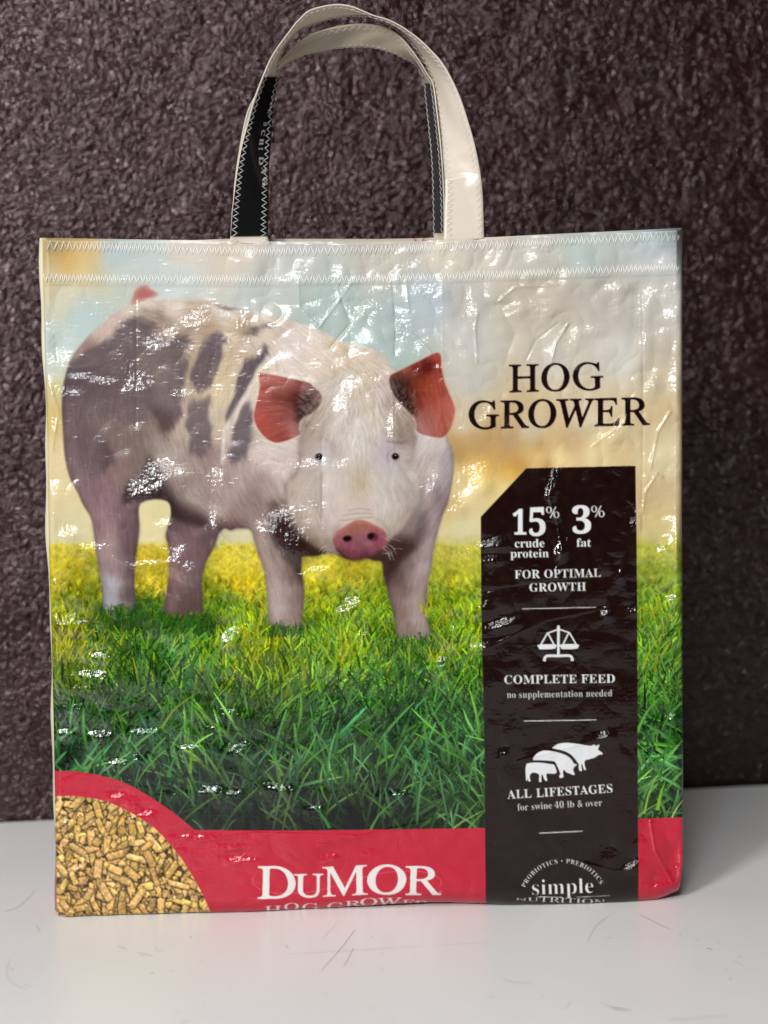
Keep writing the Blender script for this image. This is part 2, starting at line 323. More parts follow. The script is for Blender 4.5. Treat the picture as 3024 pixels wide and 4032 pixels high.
    spot(A5((1200,80),(1280,82),(1370,112),(1460,140),(1400,135),(1290,112)), (140, 136, 122), .8, 6)
    spot(A5((370,1100),(430,1075),(485,1120),(485,1190),(450,1260),(380,1290),(335,1250),(350,1180)), (76, 64, 64), .85, 17)
    spot(A5((260,990),(340,1000),(400,1060),(360,1330),(260,1300),(230,1150)), (92, 78, 78), .6, 24)
    spot(A5((900,200),(1000,190),(1060,260),(980,300),(900,280)), (150, 130, 102), .5, 16)
    spot(A5((640,150),(760,130),(850,150),(830,200),(700,190)), (146, 128, 108), .6, 14)
    put_spots()
    over(C, (60, 48, 48), blur(poly(A5((740,1200),(800,1250),(900,1400),(980,1500),(1100,1570),(1200,1640),(1120,1700),(900,1640),(880,1520),(820,1490),(680,1500),(560,1540),(580,1400),(690,1330))), 9) * .8 * B)
    over(C, (176, 164, 154), blur(stroke(A5((880,1260),(930,1400),(1020,1500),(1150,1560),(1300,1620)), 60, True, 70), 16) * .55 * B)
    # neck / shoulder folds
    over(C, (226, 218, 206), blur(stroke(A5((1620,470),(1560,560),(1470,720),(1400,830),(1330,960),(1290,1100),(1280,1250)), 22, True, 14), 5) * .75)
    over(C, (128, 112, 106), blur(stroke(A5((1270,1050),(1265,1180),(1280,1300),(1340,1420)), 10), 6) * .5)
    over(C, (226, 218, 210), blur(stroke(A6((200,190),(330,205),(430,222),(560,250),(620,290)), 10), 3) * .8)
    over(C, (196, 176, 140), blur(stroke(A6((640,0),(740,30),(790,110),(800,220)), 22, True, 10), 8) * .5)
    over(C, (120, 106, 100), blur(stroke(L2((850,640),(930,560),(1040,430)), 8), 4) * .6)
    # legs: darker rims
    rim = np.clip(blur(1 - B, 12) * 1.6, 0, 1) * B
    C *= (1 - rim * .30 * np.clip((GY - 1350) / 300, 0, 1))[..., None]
    # ---------------- head
    headp = A6((560,262),(640,230),(760,190),(900,170),(1000,190),(1060,230),(1140,380),(1215,500),(1222,600),(1200,700),(1215,800),(1228,900),(1225,1000),(1190,1120),(1130,1220),(1040,1300),(1010,1360),(860,1400),(700,1380),(600,1345),(520,1290),(450,1215),(400,1120),(375,1000),(385,900),(430,820),(480,740),(470,640),(462,560),(480,480),(540,380))
    HM = blur(poly(headp), 7)
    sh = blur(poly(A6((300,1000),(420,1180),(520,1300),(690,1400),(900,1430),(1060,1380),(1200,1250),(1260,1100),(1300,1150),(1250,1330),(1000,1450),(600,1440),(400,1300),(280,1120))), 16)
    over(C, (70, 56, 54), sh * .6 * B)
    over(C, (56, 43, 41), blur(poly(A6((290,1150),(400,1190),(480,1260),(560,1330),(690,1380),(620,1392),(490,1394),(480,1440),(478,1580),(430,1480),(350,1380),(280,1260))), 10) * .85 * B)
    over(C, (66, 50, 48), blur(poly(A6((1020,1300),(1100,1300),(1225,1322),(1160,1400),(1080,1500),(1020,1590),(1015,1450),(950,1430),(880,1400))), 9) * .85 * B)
    def h6(*L): return [A6((x, y))[0] + tuple(c) for x, y, *c in L]
    hf = h6((600,280,206,192,180),(760,240,214,204,194),(900,230,206,190,170),(1020,260,204,188,178),(840,330,208,194,176),(700,350,218,210,202),(620,380,196,180,168),(1000,350,204,190,180),(1100,400,176,158,148),
      (560,480,176,160,144),(640,480,190,176,162),(780,450,214,206,196),(900,450,204,192,176),(1000,480,202,190,178),(1120,500,178,160,146),(1180,560,150,132,120),(500,560,160,144,130),(590,580,178,164,152),(700,560,204,194,184),(850,560,214,206,196),(960,580,206,196,186),(1080,580,176,160,148),(1150,640,152,136,126),
      (500,680,168,152,142),(560,700,186,172,164),(640,700,196,186,186),(700,700,190,178,172),(800,680,214,206,198),(900,700,208,198,188),(980,700,192,182,180),(1050,690,182,170,178),(1150,720,190,178,172),(1180,760,170,156,148),
      (480,800,184,168,160),(540,820,192,178,170),(640,800,206,198,196),(720,800,202,190,180),(800,820,206,194,182),(870,860,192,178,156),(960,820,198,188,180),(1020,800,190,180,184),(1100,800,196,188,186),(1160,860,192,182,174),(1220,880,196,190,184),
      (430,900,190,176,164),(500,920,194,180,168),(570,920,184,170,160),(640,920,212,202,194),(720,900,206,194,184),(860,930,192,176,152),(960,920,204,194,184),(1040,920,206,198,192),(1120,960,188,178,168),(1190,980,176,164,154),
      (420,1020,184,166,156),(500,1040,196,182,172),(580,1050,176,162,150),(640,1050,206,192,182),(740,1020,208,196,186),(860,1010,200,184,166),(960,1020,208,196,186),(1040,1060,206,198,188),(1120,1080,192,180,168),(1180,1100,166,152,142),
      (460,1150,178,162,150),(540,1160,190,176,164),(620,1160,200,184,176),(700,1150,206,190,182),(800,1110,210,192,182),(900,1110,208,190,180),(980,1120,206,192,182),(1040,1160,196,184,172),(1120,1180,176,162,150),
      (520,1240,160,144,130),(600,1260,178,162,150),(660,1230,190,172,164),(1050,1240,176,160,148),(560,1300,132,116,100),(640,1330,150,132,118),(1030,1300,130,114,104),(860,1380,150,110,104))
    HF = field(hf, 20, 2.0)
    over(C, HF, HM)
    hd = [A6((x, y))[0] + (c * 255, d * 255) for x, y, c, d in ((840,500,0,1),(700,400,-.25,1),(960,400,.25,1),(600,500,-.7,.8),(1100,500,.7,.8),(700,700,-.2,1),(960,700,.2,1),(840,850,0,1),(840,640,0,1),(640,900,-.5,.9),(500,1000,-.5,.9),(500,1150,.3,1),
            (1040,900,.4,1),(1150,1000,.4,1),(1100,1150,-.4,1),(840,1050,.3,.6),(500,750,-1,.2),(1150,750,1,.2),(560,300,-.8,.3),(1000,250,.5,.5),(300,900,-.8,.3),(1400,900,.7,.6),(620,1250,.5,1))]
    HD = field(hd, 50, 2)
    hfur = lic(HD[..., 0], HD[..., 1], 15, 17, 1.5)
    ff = [A6((x, y))[0] + (v,) for x, y, v in ((840,450,255),(620,520,230),(1080,520,240),(840,650,200),(640,950,40),(760,1000,30),(860,900,170),(1150,1050,170),(500,1080,160),(700,800,50),(1000,800,60),(860,1120,40),(500,700,80))]
    FS = field(ff, 40, 2)[..., 0]
    C *= 1 + (hfur * .045 * (HM) * FS + (1 - HM) * B * (fur * .026 + furb * .012))[..., None]
    # brow whorl, eyes
    def E(pts, col, soft, k, sm=True): over(C, col, blur(poly(A6(*pts), sm), soft) * k)
    def S(pts, w, col, soft, k, w1=None): over(C, col, blur(stroke(A6(*pts), w, True, w1), soft) * k)
    S(((470,610),(466,680),(470,760),(455,830),(400,900)), 14, (140,122,112), 7, .7)
    S(((1222,600),(1212,680),(1205,760)), 18, (130,112,104), 7, .8, 6)
    S(((560,640),(600,625),(650,640),(700,690)), 9, (160,140,136), 6, .6)
    S(((1030,640),(1080,650),(1130,650),(1170,640)), 7, (120,98,98), 4, .65)
    S(((1050,780),(1035,740),(1050,715),(1080,700)), 6, (140,122,136), 3, .7)
    S(((605,690),(640,680),(680,700),(715,760)), 7, (176,160,164), 5, .6)
    S(((232,860),(290,960),(380,1110),(470,1235),(600,1345)), 16, (120,104,96), 9, .5)
    S(((1232,760),(1262,900),(1262,1020),(1220,1140)), 16, (140,128,124), 9, .45)
    for (x, y, dx) in ((590, 744, 1), (1089, 742, -1)):
        E([(x-34*dx,y+4),(x-14*dx,y-22),(x+14*dx,y-24),(x+30*dx,y-4),(x+22*dx,y+22),(x-6*dx,y+24)], (168,146,148), 5, .8)
        E([(x-27*dx,y+2),(x-10*dx,y-18),(x+12*dx,y-19),(x+24*dx,y-2),(x+14*dx,y+17),(x-8*dx,y+19)], (74,60,62), 2.5, .9)
        E([(x-19,y),(x-12,y-16),(x+9,y-18),(x+20,y-1),(x+12,y+16),(x-10,y+17)], (24,19,22), 2, 1)
        E([(x-3,y-9),(x+3,y-11),(x+5,y-5),(x-1,y-3)], (235,235,240), .8, .9)
        S(((x-30,y-26),(x,y-36),(x+30,y-28)), 6, (222,212,206), 4, .6)
        S(((x-26,y+30),(x,y+36),(x+28,y+26)), 5, (150,134,138), 4, .5)
    # cheek / muzzle folds
    S(((612,840),(606,940),(612,1050),(604,1150)), 9, (150,134,124), 5, .55)
    S(((640,800),(632,920),(640,1060),(690,1170)), 10, (222,212,204), 6, .5)
    S(((1100,780),(1150,860),(1200,960),(1225,1020)), 10, (156,142,134), 6, .55)
    S(((1060,820),(1040,960),(1070,1060),(1060,1160)), 10, (164,150,140), 8, .5)
    S(((1080,840),(1068,960),(1090,1060),(1080,1180)), 7, (220,212,204), 5, .5)
    S(((1130,1240),(1200,1160),(1250,1060),(1262,960)), 12, (126,112,106), 8, .55)
    S(((380,900),(372,1010),(400,1120),(470,1230),(560,1310),(690,1378)), 10, (126,110,98), 6, .65)
    S(((240,870),(300,1000),(390,1110)), 6, (206,196,188), 4, .6)
    S(((440,1090),(480,1190),(560,1290),(650,1350)), 9, (150,134,116), 6, .6)
    for k, (a, b) in enumerate((((780,1100),(930,1095)), ((745,1130),(940,1118)), ((730,1165),(950,1140)))):
        S((a, ((a[0]+b[0])/2, a[1]-16), b), 5, (150,126,116), 3, .6); S(((a[0],a[1]+9), ((a[0]+b[0])/2, a[1]-7), (b[0],b[1]+9)), 4, (222,206,198), 3, .6)
    S(((690,1290),(690,1230),(730,1190)), 8, (160,130,124), 5, .6); S(((1035,1300),(1050,1230),(1010,1180),(960,1150)), 8, (170,140,132), 5, .6)
    # snout
    sp = [(684,1270),(705,1232),(755,1203),(790,1180),(840,1158),(900,1165),(950,1190),(1000,1215),(1030,1255),(1032,1305),(1012,1350),(965,1380),(900,1400),(860,1416),(800,1416),(750,1392),(708,1352),(684,1310)]
    SM = blur(poly(A6(*sp)), 2.2)
    sf = h6((700,1260,186,106,112),(700,1320,160,84,98),(760,1220,176,104,98),(840,1180,190,110,76),(900,1190,186,104,88),(980,1220,170,90,98),(1020,1270,170,84,98),(1015,1330,158,76,90),(860,1240,160,98,106),(860,1300,158,92,104),(790,1340,158,82,100),(850,1360,140,70,84),(950,1350,156,78,94),(900,1390,104,52,60),(800,1400,106,56,62),(730,1370,120,62,72),(980,1370,110,58,64),(820,1210,176,108,84),(920,1320,160,90,106))
    over(C, grey(field(sf, 14, 2), .2) * .95, SM)
    C *= 1 + (noise(5, 21) * .05 * SM)[..., None]
    S(((690,1260),(725,1228),(790,1186),(850,1166),(930,1180),(1010,1228)), 7, (206,140,130), 4, .55)
    E([(745,1285),(755,1264),(785,1258),(806,1270),(802,1290),(770,1300)], (70,34,42), 3, .95)
    E([(904,1268),(915,1248),(945,1240),(972,1250),(978,1275),(960,1294),(925,1290)], (100,50,58), 3, .9)
    E([(908,1262),(920,1246),(945,1244),(950,1262),(935,1280),(915,1278)], (34,18,24), 2.5, .95)
    E([(750,1280),(765,1266),(790,1266),(792,1284),(770,1292)], (30,16,22), 2, .95)
    S(((866,1375),(866,1395),(858,1412)), 7, (90,44,52), 3, .7)
    S(((700,1345),(750,1392),(810,1418),(865,1418),(900,1404),(965,1384),(1012,1352)), 8, (64,40,38), 4, .8)
    S(((880,1300),(905,1310),(950,1312)), 8, (190,124,136), 6, .5)
    rr = np.random.RandomState(8)
    for k in range(26):
        x, y = (rr.uniform(1000,1080), rr.uniform(1260,1380)) if k % 3 else (rr.uniform(640,700), rr.uniform(1300,1380))
        a = rr.uniform(-.3, 1.2) if k % 3 else rr.uniform(2.0, 3.2); l = rr.uniform(30, 80)
        S(((x,y),(x+l*.5*math.cos(a),y+l*.5*math.sin(a)-3),(x+l*math.cos(a),y+l*math.sin(a)+4)), 2.4, (196,184,170), 0, .5)
    # ---------------- ears
    le = [(198,197),(250,198),(340,218),(430,238),(520,258),(556,288),(600,330),(608,380),(560,450),(500,480),(468,510),(460,560),(465,600),(400,632),(320,652),(270,640),(220,600),(180,540),(163,480),(175,420),(195,340),(205,270)]
    LM = blur(poly(A6(*le), True, 4), 2)
    lf = h6((220,230,206,100,86),(300,240,196,100,88),(400,260,176,86,76),(500,280,160,84,76),(560,330,120,86,78),(590,360,176,142,132),(230,330,196,86,72),(330,340,150,70,62),(420,360,120,54,50),(480,350,80,44,42),(520,380,66,48,44),(470,420,66,40,38),(460,480,70,40,38),(480,500,110,84,76),
      (200,450,198,84,72),(300,440,176,80,70),(400,460,168,84,78),(220,540,200,80,66),(320,540,188,84,72),(420,530,184,112,106),(440,590,186,112,104),(280,610,196,84,70),(350,620,178,72,60),(540,430,120,96,86),(560,300,150,110,100))
    over(C, grey(field(lf, 14, 2), .24) * .95, LM)
    ed = field([A6((x, y))[0] + (c*255, d*255) for x, y, c, d in ((250,300,1,.1),(400,400,1,.1),(300,550,1,-.5),(480,420,.3,1),(1300,250,.3,1),(1200,400,.5,1),(1400,450,.2,1))], 40, 2)
    ef = lic(ed[..., 0], ed[..., 1], 26, 23, 3)
    re = [(1058,212),(1110,185),(1180,150),(1260,110),(1340,70),(1375,66),(1388,90),(1392,160),(1410,250),(1440,330),(1470,400),(1478,450),(1465,520),(1440,575),(1400,615),(1360,618),(1290,605),(1230,578),(1228,540),(1215,500),(1170,440),(1110,380),(1070,320),(1050,260)]
    RM = blur(poly(A6(*re), True, 4), 2)
    rf = h6((1080,215,130,70,60),(1150,180,170,80,66),(1250,130,166,66,52),(1350,90,186,74,60),(1370,150,176,60,50),(1300,155,92,32,30),(1240,170,130,44,36),(1200,230,120,56,44),(1100,250,60,40,38),(1120,320,62,46,44),(1160,380,70,48,44),(1200,440,84,52,44),(1210,320,110,48,36),(1180,260,80,44,38),(1230,270,176,62,36),(1280,300,172,64,42),(1340,250,182,70,52),(1390,280,192,78,62),(1240,400,160,60,44),(1300,400,180,76,58),(1360,400,196,84,66),(1440,420,206,96,80),
      (1250,480,176,98,88),(1320,500,190,96,84),(1400,500,206,92,74),(1250,560,186,120,112),(1320,580,192,108,96),(1400,590,196,84,66),(1450,530,210,104,88),(1080,300,120,96,92),(1060,250,140,110,104))
    over(C, grey(field(rf, 14, 2), .24) * .95, RM)
    C *= 1 + (ef * .035 * np.maximum(LM, RM))[..., None]
    S(((170,430),(160,480),(178,545),(220,605),(270,646),(320,657),(400,638),(470,604)), 6, (226,190,176), 2, .5)
    S(((200,192),(340,213),(520,253),(560,282)), 5, (226,214,200), 2, .7)
    S(((1375,64),(1392,100),(1398,160),(1415,250),(1445,330),(1476,400),(1482,450),(1468,525)), 5, (222,160,146), 2, .5)
    S(((1060,208),(1180,146),(1345,66)), 4, (216,150,134), 2, .5)
    C *= 1 - ((blur(poly(A6((455,500),(480,430),(540,380),(560,300),(600,340),(560,480),(500,560))), 8) + blur(poly(A6((1050,250),(1090,240),(1180,370),(1230,470),(1230,520),(1180,500),(1090,400))), 8)) * (hfur * .12 + .04))[..., None]
    # mouth corner shadow strokes of bristles across the inner ear
    for k in range(60):
        x, y = rr.uniform(470, 580), rr.uniform(300, 520); l = rr.uniform(15, 45); a = rr.uniform(2.2, 3.4)
        S(((x,y),(x+l*.5*math.cos(a),y-l*.5*math.sin(a)),(x+l*math.cos(a),y-l*math.sin(a)-4)), 2.2, (190,160,146), 0, .35)
        x, y = rr.uniform(1090, 1230), rr.uniform(330, 520); a = rr.uniform(-.6, .4) + 1.2
        S(((x,y),(x+l*.5*math.cos(a),y-l*.5*math.sin(a)),(x+l*math.cos(a),y-l*math.sin(a)-4)), 2.2, (190,170,156), 0, .3)
    return B
REGNAMES = {1: ('pig_picture', 'printed spotted pink pig'), 2: ('red_band', None), 3: ('pellet_picture', 'printed heap of golden brown feed pellets'), 4: ('info_panel', 'black printed panel with white lettering')}
def reg_id(name, label, new=False):
    if new: k = max(REGNAMES) + 1; REGNAMES[k] = (name, label); return k
    for k, v in REGNAMES.items():
        if v == (name, label): return k
    k = max(REGNAMES) + 1; REGNAMES[k] = (name, label); return k
def finish_print(C, B, G, blades, grass_shadow):
    """near grass, red band, feed pellets, black panel, all lettering; returns a map of printed regions"""
    R = np.zeros((PH, PW), np.uint8)
    R[B > .5] = 1
    SAVE = C.copy()
    blades(3000, 2430, 2580, 72, 5.5, 31, (.75, 1.35), .34, .22, .3, (1.35, 1.25, .6), .04)
    grass_shadow()
    blades(3800, 2540, 2780, 104, 6.5, 32, (.62, 1.45), .28, .24, .4, (1.4, 1.3, .7), .06)
    blades(3600, 2700, 3020, 140, 7.5, 33, (.52, 1.55), .2, .28, .45, (1.35, 1.35, .85), .08)
    blades(1700, 2850, 3300, 165, 9.5, 34, (.5, 1.9), .16, .32, .5, (1.3, 1.3, .9), .1)
    blades(170, 2900, 3300, 190, 13, 35, (1.5, 2.6), .4, .45, .5, (1.2, 1.15, .9), .12)
    blades(420, 2950, 3300, 150, 9, 36, (1.3, 3.0), .25, .4, .5, (1.2, 1.15, .9), .1)
    # hooves stand in front of the blades behind them
    hoof = np.interp(GX[0], [395, 410, 540, 560, 630, 640, 800, 820, 1040, 1052, 1200, 1215, 1535, 1548, 1700, 1715], [2380, 2398, 2398, 2380, 2400, 2424, 2424, 2400, 2430, 2464, 2464, 2430, 2470, 2512, 2512, 2470])[None, :]
    hm = B * np.clip((hoof + noise(5, 84) * 22 - GY) / 8, 0, 1)
    C += (SAVE - C) * hm[..., None]
    # the far meadow is out of focus in the printed picture
    fm = np.clip((2420 - GY) / 160, 0, 1) * (GY > 2060) * (1 - B)
    tone = 1 + noise(22, 81) * .10 + noise(50, 82) * .10
    S_ = np.stack([blur(C[..., k], 5.0) for k in range(3)], -1)
    C += (S_ - C) * (fm * .75)[..., None]; C *= (1 + (tone - 1) * np.clip((GY - 2140) / 60, 0, 1) * (GY < 3300) * (1 - B))[..., None]
    # tufts standing in front of the hooves
    r = np.random.RandomState(2)
    for x0, x1, y in ((385, 545, 2412), (630, 810, 2438), (1045, 1200, 2478), (1545, 1710, 2526)):
        for k in range(46):
            x = r.uniform(x0, x1); yy = y + r.uniform(2, 34); l = r.uniform(20, 46); a = r.uniform(-.45, .45)
            over(C, np.array((52, 92, 40)) * r.uniform(.6, 1.3), stroke([(x, yy), (x + l*.4*a, yy - l*.5), (x + l * a, yy - l)], 6, True, 1.2) * .85)
    # yellow grass clumps of the printed meadow
    for cx, cy, n, sp in ((960, 2560, 26, 90), (250, 2600, 18, 60), (1340, 2580, 16, 90), (1740, 2600, 14, 60), (2600, 2420, 10, 60), (1700, 2420, 12, 60)):
        for k in range(n):
            x = cx + r.randn() * sp * .6; y = cy + r.randn() * 40; l = r.uniform(40, 90); a = r.uniform(-.9, .9)
            over(C, np.array((168, 166, 50)) * r.uniform(.75, 1.2), stroke([(x, y), (x + l*.3*a, y - l*.55), (x + l * a * .8, y - l*.95)], 7, True, 1.5) * .75)
    for cx, cy, a, l, w, col in ((2560, 3110, .25, 190, 10, (150, 190, 80)), (2600, 3130, .18, 120, 16, (130, 190, 60)), (2570, 3000, -.5, 120, 12, (70, 140, 60)), (2550, 2800, .5, 170, 14, (110, 170, 80)),
                                 (2600, 2690, -.4, 160, 13, (96, 150, 70)), (2640, 2870, .1, 190, 12, (60, 120, 50)), (2530, 3200, .9, 130, 9, (140, 180, 80)), (2660, 3190, .4, 160, 9, (200, 200, 130)), (2560, 2560, .4, 150, 12, (150, 180, 60)),
                                 (680, 3000, .3, 120, 16, (62, 130, 60)), (752, 2990, .05, 110, 14, (110, 150, 50)), (690, 2790, .7, 150, 12, (128, 150, 50)), (1080, 2990, -.5, 130, 15, (90, 140, 60)), (1500, 3200, .6, 160, 12, (80, 150, 60)), (1800, 3250, .9, 150, 9, (160, 190, 90)), (1850, 3255, .5, 180, 10, (120, 160, 60)), (1250, 3190, -.7, 140, 14, (60, 130, 60)), (370, 2990, .5, 150, 13, (90, 140, 60))):
        over(C, col, stroke([(cx - l*a*.5, cy + l*.5), (cx, cy), (cx + l*a*.9, cy - l*.45)], w, True, 1.5) * .95)
    # the red band
    top = [(140,3030)] + A7((110,140),(180,142),(250,147),(330,157),(400,170),(520,202),(620,245),(720,303),(830,375),(930,450),(1022,526)) + [(768,3267),(900,3269),(1150,3270),(1404,3267),(1908,3260)]
    top = [tuple(p) for p in smooth(top[:12], False, 5)] + top[12:]
    rd = top + [(2200,3244),(2509,3224),(2720,3217),(2720,3700),(120,3700)]
    red = fill_edges(edges_of(rd))
    over(C, (200, 48, 68), red)
    C *= (1 + (noise(60, 51) * .03 + noise(9, 52) * .015) * red)[..., None]
    R[red > .5] = 2
    # ---------------- feed pellets
    pt = smooth([(130,3136)] + A7((110,308),(200,305),(320,315),(430,337),(520,372),(620,422),(700,472),(780,532),(870,630),(950,732),(1010,830),(1060,920),(1100,1000),(1130,1078),(1150,1130)), False, 4)
    pel = fill_edges(edges_of(list(map(tuple, pt)) + [(843, 3700), (100, 3700)]))
    PC = np.zeros_like(C); PC[:] = np.array((104, 74, 42)) / 255.
    r = np.random.RandomState(77); rad0 = 16.5
    xs = []
    for gy in np.arange(3120, 3660, 27.0):
        for gx in np.arange(180, 880, 32.0): xs.append((gx + r.uniform(-15, 15), gy + r.uniform(-14, 14)))
    r.shuffle(xs)
    xs += [(r.uniform(190, 850), r.uniform(3140, 3640)) for _ in range(150)]
    for n, (cx, cy) in enumerate(xs):
        rad = rad0 * r.uniform(.75, 1.15); end = r.rand() < .16
        half = rad * .25 if end else r.uniform(14, 46); a = r.uniform(0, math.pi) if r.rand() < .75 else r.uniform(1.0, 2.1)
        ext = half + rad + 4
        i0 = max(int((cy - ext - PY0) / PQ), 0); i1 = min(int((cy + ext - PY0) / PQ) + 1, PH); j0 = max(int((cx - ext - PX0) / PQ), 0); j1 = min(int((cx + ext - PX0) / PQ) + 1, PW)
        if i1 <= i0 or j1 <= j0: continue
        x = GX[i0:i1, j0:j1] - cx; y = GY[i0:i1, j0:j1] - cy
        u = x * math.cos(a) + y * math.sin(a); v = -x * math.sin(a) + y * math.cos(a)
        u = u + 2.5 * np.sin(v * .35 + n)
        dl = np.abs(u) - half; dr = np.abs(v) - rad
        rc = 10; qx_, qy_ = np.maximum(dl + rc, 0), np.maximum(dr + rc, 0)
        d = np.hypot(qx_, qy_) - rc + np.minimum(np.maximum(dl + rc, dr + rc), 0) + 1.5 * np.sin(u * .4 + v * .3 + n) if not end else np.hypot(u, v) - rad
        m = np.clip(.5 - d / 2, 0, 1)
        sh = np.clip(1.25 * np.sqrt(np.clip(1 - (v / rad) ** 2, 0, 1)) ** .7, .5, 1.08)
        up = (-v * math.cos(a) - u * 0) / rad; sh = sh * (1 + .18 * up)
        if end: sh = np.clip(1.12 - .35 * (np.hypot(u, v) / rad) ** 4, 0, 2)
        rim = np.clip(-d / 4.5, 0, 1); sh = sh * (.68 + .32 * rim)
        base = np.array((214, 172, 104)) / 255. * r.uniform(.86, 1.1) * np.array([1, r.uniform(.98, 1.02), r.uniform(.9, 1.06)])
        seg = PC[i0:i1, j0:j1]
        so = np.clip(1 - (d + 1) / 7, 0, 1) * (d > 0)
        seg *= (1 - .42 * so)[..., None]
        seg += (base * sh[..., None] - seg) * m[..., None]
    PC *= (1 + noise(3.0, 61) * .16 + noise(7, 62) * .09)[..., None]
    C += (PC - C) * pel[..., None]; R[pel > .5] = 3
    # ---------------- black panel
    pan = fill_edges(edges_of([(2072,1844),(2290,1839),(2502,1834),(2507,2150),(2509,2500),(2511,3000),(2512,3300),(2514,3396),(2512,3700),(1914,3700),(1912,3450),(1910,3300),(1909,3015),(1901,2656),(1895,2400),(1893,2035)]))
    over(C, (46, 37, 35), pan); R[pan > .5] = 4
    C *= (1 + noise(10, 71) * .05 * pan)[..., None]
    txt = np.zeros((PH, PW), np.float32)
    def T(s, a, b, cap, style='bold', col=(236, 238, 240), k=1.0, offset=0.0, space=1.0, fn=None, rid=None):
        m = fill_edges(text_edges(s, a, b, cap, style, space, offset, fn)) * k
        over(C, col, m); R[m > .35] = reg_id('lettering', rid or 'the words ' + s)
    dk = (44, 32, 36)
    (h0, h1), (g0, g1) = E0((424, 322), (1040, 304)), E0((160, 562), (1343, 534))
    T('HOG', h0, h1, 107, 'roman', dk, offset=.011, rid='product name in large dark capitals'); T('GROWER', g0, g1, 108, 'roman', dk, offset=.013, rid='product name in large dark capitals')
    T('1', E1((330,398))[0], E1((435,398))[0], 97, offset=.01, rid='large white percentage figures'); 
    T('5', E1((456,409))[0], E1((585,405))[0], 108, offset=.01, rid='large white percentage figures')
    T('3', E1((790,392))[0], E1((935,386))[0], 106, offset=.01, rid='large white percentage figures')
    for q in ((585, 275), (932, 268)):
        x, y = q
        def ring(cx, cy, rx, ry, w): 
            t = np.linspace(0, 2*math.pi, 33)
            a = [(cx + rx*math.cos(k), cy + ry*math.sin(k)) for k in t]; b = [(cx + (rx-w)*math.cos(k), cy + (ry-w*.45)*math.sin(k)) for k in t]
            return np.vstack([edges_of(E1(*a)), edges_of(E1(*b))])
        for cx, cy in ((x + 23, y - 65), (x + 80, y - 27)):
            m = fill_edges(ring(cx, cy, 23, 26, 11)); over(C, (236,238,240), m); R[m > .4] = reg_id('lettering', 'large white percentage figures')
        m = stroke(E1((x + 32, y - 2), (x + 76, y - 90)), 4.6, False); over(C, (236,238,240), m)
    T('crude', *E1((345,499), (574,496)), 34, offset=.005); T('protein', *E1((312,577), (607,574)), 33, offset=.005); T('fat', *E1((820,493), (932,492)), 33, offset=.005)
    T('FOR OPTIMAL', *E1((345,738), (1008,724)), 33.5, offset=.004, space=1.05); T('GROWTH', *E1((458,838), (893,830)), 33.5, offset=.004, space=1.05)
    T('COMPLETE FEED', *E2((265,571), (1115,562)), 34, offset=.004, space=1.05)
    T('no supplementation needed', *E2((285,680), (1095,667)), 27, col=(205,205,206), space=1.04)
    T('ALL', *E2((290,1455), (476,1444)), 34.5, offset=.004, space=1.05); T('LIFESTAGES', *E2((512,1442), (1098,1406)), 34.5, offset=.004, space=1.05)
    T('for swine', *E2((367,1545), (632,1529)), 27, col=(210,210,210), space=1.04)
    T('40 lb & over', *E2((650,1527), (1017,1509)), 27, col=(210,210,210), space=1.04)
    def ln(a, b, w, col=(225,225,225), rid=8):
        m = stroke([a, b], w, False); over(C, col, m); R[m > .4] = reg_id('divider_line', None, True)
    ln(*E1((403,971),(970,958)), 3.6); ln(*E2((415,857),(973,848)), 3.8); ln(*E2((532,1719),(868,1703)), 3.8)
    # scales emblem
    W = (236, 238, 240)
    def em(m, rid=7): over(C, W, m); R[m > .4] = reg_id('scales_emblem', None) if rid == 7 else reg_id('swine_emblem', 'three white pig silhouettes')
    em(stroke(E2((681,125),(681,350)), 10.5, False)); em(poly(E2((670,132),(681,120),(692,132),(690,145),(672,145))))
    em(stroke(E2((681,152),(597,182)), 6, False)); em(stroke(E2((681,150),(764,178)), 6, False))
    em(stroke(E2((597,180),(534,290)), 6.5, False)); em(stroke(E2((600,182),(655,285)), 6.5, False)); em(stroke(E2((760,178),(708,285)), 6.5, False)); em(stroke(E2((764,176),(826,284)), 6.5, False))
    em(poly(E2((528,270),(660,268),(662,288),(648,302),(545,306),(530,296)), True, 4)); em(poly(E2((698,268),(830,268),(832,290),(816,302),(712,304),(698,290)), True, 4))
    em(stroke(E2((574,398),(578,368),(604,356),(680,356),(756,354),(782,366),(788,396)), 11, True))
    em(stroke(E2((574,380),(574,394)), 12, False)); em(stroke(E2((788,380),(788,394)), 12, False))
    # swine emblem
    em(poly(E2((634,1070),(660,1042),(700,1027),(760,1024),(830,1032),(890,1042),(935,1045),(960,1036),(968,1048),(996,1036),(990,1062),(985,1074),(1000,1088),(1018,1100),(1018,1114),(990,1118),(960,1138),(920,1150),(888,1160),(882,1180),(886,1210),(894,1228),(878,1232),(866,1200),(860,1186),(858,1210),(862,1238),(842,1240),(836,1210),(835,1186),(800,1148),(760,1110),(700,1082)), True, 3), 9)
    def gap(pts): over(C, (46, 37, 35), stroke(E2(*pts), 7, True))
    em(poly(E2((486,1158),(500,1122),(530,1096),(570,1084),(620,1086),(680,1098),(740,1120),(780,1150),(800,1182),(824,1192),(800,1214),(796,1240),(806,1262),(796,1273),(770,1262),(740,1250),(722,1230),(716,1256),(720,1286),(700,1295),(688,1290),(686,1250),(672,1212),(660,1180),(640,1166),(560,1160)), True, 3), 9)
    gap(((500,1100),(540,1078),(620,1074),(700,1088),(760,1112),(800,1150),(824,1186)))
